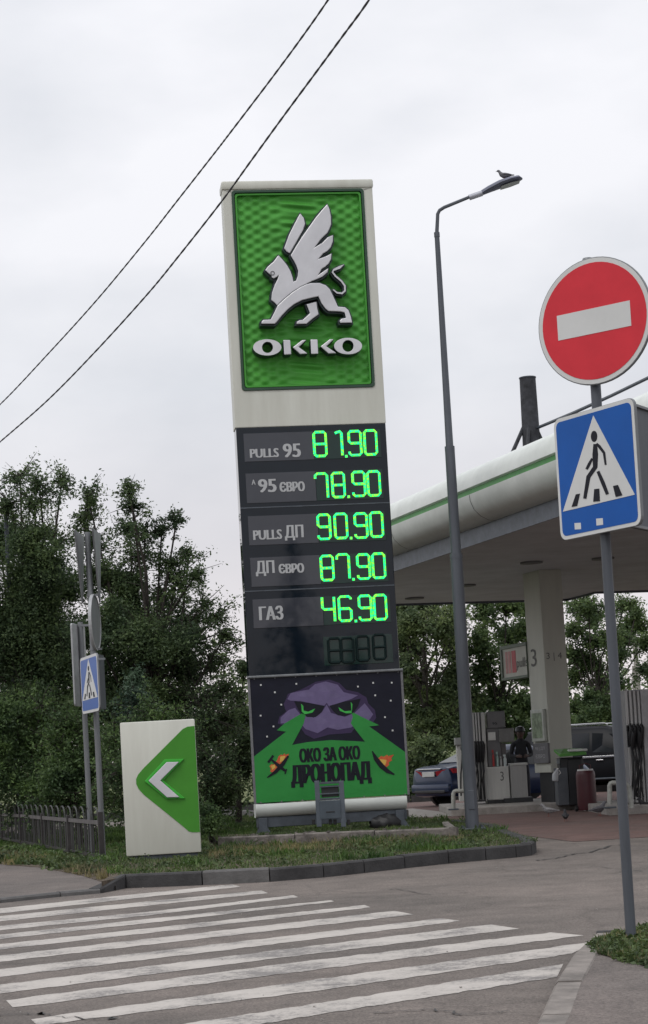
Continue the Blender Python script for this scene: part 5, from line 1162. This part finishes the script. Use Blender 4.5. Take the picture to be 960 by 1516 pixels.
# ============================================================ TREES AND SHRUBS
def tree(name, label, cat, base, blobs, lsize, dens, m, trunk_r=.14, group=None, twig=.02, spread=.32, sub=9, bare=3, split=None):
    """base (x, y, z); blobs: (px, py, radius px, distance)"""
    t = thing(name, base, 0, label, cat, group); base = Vector(base)
    cs = [(D(px, py, Y), r * Y / F) for px, py, r, Y in blobs]
    top = max(c.z for c, _ in cs); ctr = sum((c for c, _ in cs), Vector()) / len(cs)
    mb = MB(); zf = base.z + (top - base.z) * .22; fork = Vector((base.x + (ctr.x - base.x) * .25, base.y, zf))
    hub = Vector((base.x + (ctr.x - base.x) * .6, ctr.y, base.z + (top - base.z) * .5))
    tp_ = [base - Vector((0, 0, .15)), base + Vector((.03, 0, zf * .4)), fork, fork.lerp(hub, .6), hub]
    mb.tube(tp_, [trunk_r * 1.25, trunk_r, trunk_r * .85, trunk_r * .6, trunk_r * .4], 9)
    mb.build('trunk', BARK, t, smooth=True)
    bm_ = MB(); pts = []
    for c, r in cs:
        st_ = tp_[2].lerp(tp_[4], random.uniform(.0, 1.0)) if c.z > zf else tp_[1].lerp(tp_[2], random.random())
        mid = st_.lerp(c, .5) + Vector([random.uniform(-.2, .2) for _ in range(3)]) * (c - st_).length * .35
        bm_.tube([st_, mid, c], [trunk_r * .26, trunk_r * .14, twig * .7], 6, False)
        if r < .36:      # lacy sprays at the crown's edge
            for i in range(int(11 + 90 * r)):
                v = Vector((RNG.normal() * 1.15, RNG.normal() * .7, RNG.normal() * 1.0 - .15)) * r * .95; q = c + v
                bm_.tube([c, c.lerp(q, .5) + Vector((random.uniform(-.03, .03), 0, random.uniform(-.02, .04))), q], [twig * .5, twig * .35, twig * .15], 4, False)
                nl = int(RNG.integers(10, 46) * (.062 / lsize) * (lsize / .062 if lsize > .08 else 1)); sg = RNG.uniform(.035, .075) * (lsize / .062)
                tt = RNG.random(nl)[:, None] * .8 + .3; pts.append(np.array(c) * (1 - tt) + np.array(q) * tt + RNG.normal(size=(nl, 3)) * sg)
            for i in range(int(8 + 20 * r)):      # loose leaves down the limb
                tt = RNG.random() ** 1.3 * .7; q = c.lerp(mid, tt) + Vector((RNG.normal() * .10, RNG.normal() * .08, RNG.normal() * .06)) * (1 + tt) * (lsize / .06)
                bm_.tube([c.lerp(mid, tt), q], [twig * .4, twig * .15], 4, False); nl = int(RNG.integers(8, 30)); pts.append(np.array(q) + RNG.normal(size=(nl, 3)) * RNG.uniform(.03, .07) * (lsize / .062))
            for i in range(bare):
                v = Vector((random.uniform(-.9, .9), random.uniform(-.3, .3), random.uniform(.3, 1.3))) * r * 2
                bm_.tube([c, c + v * .5 + Vector((random.uniform(-.05, .05), 0, 0)), c + v], [twig * .4, twig * .25, twig * .1], 4, False)
            continue
        nsub = max(6, int(sub * 1.7 * (r / spread) ** 1.6 * .5) + 6)
        for i in range(nsub):
            v = Vector(RNG.normal(size=3)); v.normalize(); v *= r * (RNG.random() ** .5) * RNG.uniform(.75, 1.2); v.z *= .9
            q = c + v; bm_.tube([c.lerp(mid, .25), c.lerp(q, .5) + Vector([random.uniform(-.04, .04) for _ in range(3)]), q], [twig * .8, twig * .5, twig * .25], 4, False)
            nl = int(dens * 1.7 * RNG.uniform(.3, 1.7)); sg = min(spread, r * .42) * RNG.uniform(.45, 1.15)
            if RNG.random() < .5:      # leaves strung along the twig
                tt = RNG.random(nl)[:, None]; pts.append(np.array(c) * (1 - tt) + np.array(q) * tt + RNG.normal(size=(nl, 3)) * sg * .42)
            else: pts.append(np.array(q) + RNG.normal(size=(nl, 3)) * np.array([sg, sg, sg * .62]))
        # leafy shoots: along the limb below the clump and upward past it
        for i in range(3):
            tt = RNG.random(int(dens * .6))[:, None] ** 1.5 * .4; pts.append(np.array(c) * (1 - tt) + np.array(mid) * tt + RNG.normal(size=(len(tt), 3)) * min(spread, r) * .38)
        for i in range(2 + int(r > .5)):
            v = np.array([random.uniform(-.8, .8), random.uniform(-.6, .6), random.uniform(.1, 1.1)]); v *= r * random.uniform(1.2, 1.9) / np.linalg.norm(v)
            tt = RNG.random(int(dens * .7))[:, None]; pts.append(np.array(c) + v * tt + RNG.normal(size=(len(tt), 3)) * min(spread, r) * (.22 * (1.1 - tt)))
            bm_.tube([c, c + Vector(v)], [twig * .5, twig * .15], 4, False)
        for i in range(bare):
            v = Vector((random.uniform(-.6, .6), random.uniform(-.3, .3), random.uniform(.5, 1.3))) * r * 1.5
            bm_.tube([c, c + v * .5 + Vector((random.uniform(-.04, .04), 0, 0)), c + v], [twig * .5, twig * .35, twig * .12], 4, False)
    bm_.build('limbs', BARK, t, nofix=True)
    leafmesh('crown', np.concatenate(pts), lsize, m, t)
    return t
def B3(l, Y, j=1.2): return [(x, y, r, Y + random.uniform(-j, j)) for x, y, r in l]
def base_at(px, Y, z=.1): p = D(px, 1200, Y); return (p.x, Y, z)
tree('broadleaf_tree', 'dark leafy tree rising behind the left fence at the photo edge', 'tree', base_at(62, 35), B3([(30, 703, 16), (58, 716, 17), (92, 712, 14), (15, 745, 22), (52, 745, 14), (45, 800, 34), (0, 800, 42), (84, 800, 26), (35, 860, 50), (92, 862, 42), (0, 920, 60), (70, 930, 50), (30, 990, 55), (95, 985, 40), (-60, 850, 70), (-60, 960, 80), (40, 1050, 50), (-20, 1070, 60), (60, 890, 55), (20, 950, 60), (90, 960, 50), (60, 1010, 55), (110, 1040, 40), (60, 840, 40)], 35), .062, 150, L_DARK, .19, 'leafy trees on the left', bare=3)
tree('broadleaf_tree', 'dark spreading tree with sparse twiggy top between the left sign posts and the totem', 'tree', base_at(215, 33.5), B3([(130, 735, 14), (126, 768, 17), (138, 800, 18), (190, 725, 11), (196, 752, 12), (192, 782, 14), (262, 768, 7), (240, 782, 9), (214, 790, 11), (205, 820, 20), (150, 850, 34), (190, 868, 30), (252, 832, 15), (280, 822, 7), (262, 858, 20), (290, 852, 9), (240, 885, 26), (300, 895, 18), (318, 915, 14), (275, 930, 34), (335, 940, 12), (225, 935, 42), (170, 930, 42), (150, 985, 40), (210, 995, 45), (270, 990, 38), (315, 980, 24), (330, 1020, 18), (295, 1040, 30), (245, 1050, 38), (340, 1060, 13), (185, 1060, 45), (130, 1050, 40), (322, 1085, 22), (280, 1110, 34), (215, 1120, 40), (180, 900, 40), (210, 940, 45), (250, 960, 40), (160, 1020, 45), (225, 1030, 42), (290, 950, 28), (305, 1060, 26), (140, 940, 36)], 33.5, 1.0), .060, 140, L_DARK, .16, 'leafy trees on the left', bare=3)
tree('young_tree', 'slim young tree showing in the gap just left of the totem', 'tree', base_at(352, 36), B3([(362, 990, 8), (355, 1035, 9), (366, 1060, 9), (345, 1075, 12), (360, 1100, 13), (340, 1120, 15), (355, 1140, 14), (368, 1130, 10)], 36, .4), .08, 60, L_DARK, .06, bare=2)
def bush(label, px, Y, l, m=L_BUSH, ls=.058, dens=130, name='bush', cat='bush', group='green bushes behind the fence'):
    return tree(name, label, cat, base_at(px, Y), B3(l, Y, .5), ls, dens, m, .05, group, twig=.012, bare=0)
bush('broad mid green bush behind the fence at the left edge', 30, 32.5, [(20, 1060, 32), (60, 1045, 30), (-10, 1090, 40), (40, 1100, 40), (10, 1150, 45), (60, 1160, 40), (85, 1075, 25), (30, 1195, 30)])
bush('mid green bush directly behind the two left sign posts', 115, 30, [(100, 1070, 26), (80, 1100, 30), (125, 1090, 30), (90, 1150, 38), (140, 1140, 34), (110, 1190, 30), (150, 1180, 26), (70, 1190, 26)])
bush('mid green bush half hidden by the direction panel', 200, 29, [(170, 1095, 24), (205, 1075, 26), (235, 1060, 24), (180, 1140, 34), (220, 1130, 34), (260, 1090, 24), (250, 1150, 30), (190, 1190, 30), (240, 1190, 26)])
bush('darker bush between the direction panel and the totem', 315, 31, [(300, 1120, 22), (325, 1140, 20), (310, 1160, 22), (340, 1165, 16), (305, 1190, 18), (330, 1185, 14)], L_DARK)
bush('low dark shrub at the right foot of the direction panel', 312, 26.5, [(305, 1205, 10), (316, 1214, 9), (308, 1222, 8)], L_BUSH, .05, 60)
bush('small juniper cone showing above the bushes near the direction panel', 200, 30.5, [(200, 998, 5), (200, 1012, 9), (199, 1030, 13), (200, 1050, 17), (201, 1070, 18)], leafmat('juniper', (.04, .075, .05), (.07, .12, .08)), .05, 90, 'juniper', 'juniper', None)
tree('broadleaf_tree', 'loose green tree between the totem and the street lamp beyond the forecourt', 'tree', base_at(640, 60, .6), B3([(598, 905, 22), (640, 900, 24), (675, 905, 22), (594, 950, 14), (625, 925, 16), (655, 930, 12), (612, 960, 10), (680, 960, 16), (598, 1010, 16), (620, 1000, 10), (665, 1015, 18), (640, 1040, 18), (605, 1055, 20), (660, 1065, 16), (625, 1085, 20), (690, 1070, 14), (660, 1095, 10), (612, 1120, 16), (545, 920, 35), (540, 1000, 45), (640, 860, 30), (590, 850, 30), (620, 890, 22), (605, 925, 18), (670, 930, 16), (600, 985, 18), (645, 1025, 20), (675, 1000, 14), (612, 1030, 18), (630, 1065, 20), (600, 1095, 18), (660, 1045, 18), (690, 1040, 14)], 60, 1.5), .13, 66, L_FAR, .2, 'green trees beyond the forecourt', twig=.035, spread=.55, bare=1)
tree('broadleaf_tree', 'dense green tree behind the left fuel pump', 'tree', base_at(745, 62, .6), B3([(715, 900, 26), (750, 895, 28), (785, 900, 24), (712, 945, 26), (755, 940, 30), (785, 935, 22), (715, 990, 28), (750, 985, 30), (780, 1000, 24), (700, 1030, 18), (730, 1035, 30), (765, 1045, 28), (745, 1080, 24), (775, 1085, 20), (785, 1050, 20), (760, 1115, 18), (720, 1075, 22)], 62, 1.5), .13, 84, L_MID, .22, 'green trees beyond the forecourt', twig=.03, spread=.55, bare=0)
tree('broadleaf_tree', 'slender green tree right of the canopy column', 'tree', base_at(884, 58, .6), B3([(872, 895, 16), (880, 920, 18), (855, 900, 12), (850, 930, 10), (846, 965, 10), (878, 950, 20), (860, 975, 9), (885, 985, 20), (852, 1000, 9), (888, 1015, 22), (872, 1035, 20), (855, 1050, 20), (895, 1045, 20), (875, 1065, 22), (905, 1060, 14), (925, 895, 9), (932, 925, 9), (948, 925, 8), (922, 945, 9), (918, 970, 8), (955, 950, 8), (915, 1010, 7), (920, 1030, 6), (942, 905, 5), (958, 990, 6), (905, 940, 12), (838, 1080, 16), (860, 1085, 16)], 58, 1.5), .105, 60, L_MID, .16, 'green trees beyond the forecourt', twig=.03, spread=.45, bare=1)
tree('shrub', 'twiggy shrub with thin foliage behind the blue saloon', 'shrub', base_at(640, 53, .2), B3([(612, 1120, 14), (630, 1105, 12), (650, 1120, 9), (608, 1150, 14), (625, 1160, 10), (640, 1135, 9)], 53, .5), .11, 22, L_FAR, .09, twig=.02, bare=2)
bush('low dark bush under the trees beyond the pumps', 615, 51.5, [(612, 1165, 9), (622, 1172, 8), (604, 1172, 8)], L_DARK, .08, 40, 'bush', 'bush', None)
# far wood: reads as one mass
pts = []
for i in range(260):
    x = RNG.uniform(-60, 75); y = RNG.uniform(95, 125); h = RNG.uniform(1.2, 4.2) + (2.5 if x < -2 else 0); pts.append(np.array([x, y, 1.4 + h * .45]) + RNG.normal(size=(150, 3)) * np.array([1.7, 1.2, h * .32]))
leafmesh('far_wood', np.concatenate(pts), .5, L_FAR, None, 'stuff', 'distant green wood filling the gaps between the nearer trees')
# hedge mass at the left beyond the fence
pts = []
for i in range(150):
    x = RNG.uniform(-20, -.5); y = 39.5 + RNG.uniform(0, 2.5); h = 2.3; pts.append(np.array([x, y, RNG.uniform(.3, h)]) + RNG.normal(size=(130, 3)) * np.array([.5, .4, .35]))
leafmesh('hedge', np.concatenate(pts), .11, L_DARK, None, 'stuff', 'dense dark hedge growing behind the left trees')
# trees across the road behind the viewer, seen mirrored in the price board glass
def spruce(label, x, y, h, rb, n):
    t = thing('spruce_tree', (x, y, 0), 0, label, 'tree', 'spruces across the road'); MB().tube([(x, y, -.1), (x, y, h * .98)], [.2, .02], 8).build('trunk', BARK, t, smooth=True)
    P = []
    for i in range(n):
        z = h * (.08 + .92 * i / n); r = rb * (1 - i / n) ** .9 * random.uniform(.7, 1.15); a = random.uniform(0, 6.283); k = max(6, int(70 * r / rb))
        s = RNG.random(k)[:, None] ** .7; P.append(np.array([x, y, z]) + s * r * np.array([math.cos(a), math.sin(a), -.25]) + RNG.normal(size=(k, 3)) * .12)
    leafmesh('crown', np.concatenate(P), .18, L_PINE, t)
spruce('tall dark spruce across the road, mirrored in the price board', 12.8, -25, 11.3, 3.0, 200)
spruce('tallest spruce across the road, furthest to the right', 20.2, -26, 15.5, 4.0, 240)
spruce('small spruce across the road between two taller ones', 16.0, -27, 6.8, 2.4, 130)

# ============================================================ POSTS AND WIRES
WIRE = mat('wire', (.05, .053, .058), .6)
def wire(pts, r, label, group=None):
    # smooth through survey points
    P = [D(x, y, Y) for x, y, Y in pts]; n = len(P); outp = []
    for i in range(n - 1):
        p0, p1, p2, p3 = P[max(i - 1, 0)], P[i], P[i + 1], P[min(i + 2, n - 1)]
        for k_ in range(8):
            s = k_ / 8; outp.append(.5 * ((2 * p1) + (p2 - p0) * s + (2 * p0 - 5 * p1 + 4 * p2 - p3) * s * s + (3 * p1 - p0 - 3 * p2 + p3) * s ** 3))
    outp.append(P[-1]); return tagp(MB().tube(outp, r, 6).build('overhead_cable', WIRE, None, smooth=True), label, 'cable', group)
q = 1.7143
l1 = [(-60, 649), (0, 1027 / q), (130 / q, 890 / q), (250 / q, 757 / q), (370 / q, 612 / q), (450 / q, 510 / q), (540 / q, 395 / q), (590 / q, 330 / q), (680 / q, 212 / q), (760 / q, 104 / q), (833 / q, 0), (560, -112)]
l2 = [(-60, 706), (0, 1122 / q), (120 / q, 1017 / q), (240 / q, 895 / q), (370 / q, 752 / q), (450 / q, 655 / q), (560 / q, 515 / q), (640 / q, 405 / q), (720 / q, 295 / q), (800 / q, 187 / q), (870 / q, 92 / q), (937 / q, 0), (620, -112)]
def wd(l, Y0, Y1): n = len(l) - 1; return [(x, y, 1 / ((1 / Y0) * (1 - i / n) + (1 / Y1) * i / n)) for i, (x, y) in enumerate(l)]
def twist(pts, r, label, group):
    P = [D(x, y, Y) for x, y, Y in pts]; n = len(P); C_ = []
    for i in range(n - 1):
        p0, p1, p2, p3 = P[max(i - 1, 0)], P[i], P[i + 1], P[min(i + 2, n - 1)]
        for k_ in range(40):
            s = k_ / 40; C_.append(.5 * ((2 * p1) + (p2 - p0) * s + (2 * p0 - 5 * p1 + 4 * p2 - p3) * s * s + (3 * p1 - p0 - 3 * p2 + p3) * s ** 3))
    C_.append(P[-1]); t = thing('overhead_cable', C_[0], 0, label, 'cable', group); acc = 0; A1 = []; A2 = []
    for i, c in enumerate(C_):
        if i: acc += (c - C_[i - 1]).length
        d_ = (C_[min(i + 1, len(C_) - 1)] - C_[max(i - 1, 0)]).normalized(); a = d_.orthogonal().normalized(); b_ = d_.cross(a); th = acc / .30 * 2 * math.pi
        o_ = (a * math.cos(th) + b_ * math.sin(th)) * r * .38; A1.append(c + o_); A2.append(c - o_)
    for A in (A1, A2): MB().tube(A, r, 5).build('strand', WIRE, t, smooth=True)
twist(wd(l1, 24, 13), .0062, 'upper of the two twisted cables crossing the sky at the left', 'twisted cables crossing the sky')
twist(wd(l2, 22, 12), .0064, 'lower of the two twisted cables, passing in front of the totem top', 'twisted cables crossing the sky')
for i, (ya, yb) in enumerate(((962, 975), (1000, 1002))):
    wire([(300, ya + 8, 70), (340, ya, 72), (360, yb - 26, 74), (420, yb - 60, 78)], .012, ('upper' if i == 0 else 'lower') + ' faint thin wire in the sky gap left of the totem', 'faint wires left of the totem')
yp = 80
up1 = thing('utility_pole', (D(950, 1050, yp).x, yp, 0), 0, 'pale concrete utility pole above the right fuel pump', 'pole')
b0 = D(950, 1100, yp); MB().tube([(b0.x, yp, 0), (b0.x, yp, D(949, 930, yp).z)], [.16, .09], 10).build('pole', CONC, up1, smooth=True)
MB().tube([(b0.x - .28, yp, 0), (b0.x - .13, yp, D(947, 985, yp).z)], [.09, .06], 8).build('brace', CONC, up1, smooth=True)
zc = D(949, 945, yp).z; MB().box((b0.x, yp, zc), (1.3, .1, .1)).build('crossarm', CONC, up1)
for i, (y, lab) in enumerate(((990, 'highest'), (1005, 'middle'), (1011, 'lowest'))):
    wire([(880, y + 4, 84), (948, y, 80), (1000, y - 2, 77)], .012, lab + ' of the thin wires running to the utility pole at the right', 'thin wires at the right')
yl_ = 34.6
lp_ = thing('park_lamp', (D(27, 1150, yl_).x, yl_, 0), 0, 'dark lamp on a short pole standing up through the left tree', 'street lamp')
z0_ = D(27, 760, yl_).z; MB().tube([(lp_.location.x, yl_, 0), (lp_.location.x, yl_, z0_)], [.05, .04], 8).build('pole', DGREY, lp_, smooth=True)
MB().tube([(lp_.location.x + dx, yl_ - .02, z) for dx, z in ((0, z0_ - .02), (.01, z0_ + .04), (.02, z0_ + .14), (.02, z0_ + .24), (.02, z0_ + .28))], [.05, .085, .1, .08, .03], 12).build('lamp_head', BLACKM, lp_, smooth=True)
# low leafy weeds: the patch by the right post and the verge under the fence
def weeds(name, poly, n, z, h, m, label, ls, k=26):
    p = np.array([(q[0], q[1]) for q in poly]); lo, hi = p.min(0), p.max(0); cc = RNG.uniform(lo, hi, (n * 3, 2)); cc = cc[inpoly(cc, p)][:n]; P_ = []
    for c in cc:
        hh = h * RNG.uniform(.3, 1.3); P_.append(np.array([c[0], c[1], z + hh * .5]) + RNG.normal(size=(k, 3)) * np.array([h * .7, h * .7, hh * .3]))
    P_ = np.concatenate(P_); P_[:, 2] = np.maximum(P_[:, 2], z + .004)
    return leafmesh(name, P_, ls, m, None, 'stuff', label)
L_WEED = leafmat('broad_weed_leaves', (.04, .065, .025), (.095, .14, .05), .2)
weeds('leafy_weeds', gp, 380, .055, .032, L_WEED, 'leafy green weeds sprawling round the right sign post', .035, 40)
weeds('verge_weeds', vg, 260, .05, .14, L_WEED, 'straggling broadleaf weeds along the foot of the fence', .06)
weeds('island_weeds', gb, 700, .115, .07, L_WEED, 'broadleaf weeds mixed into the island grass', .045, 22)
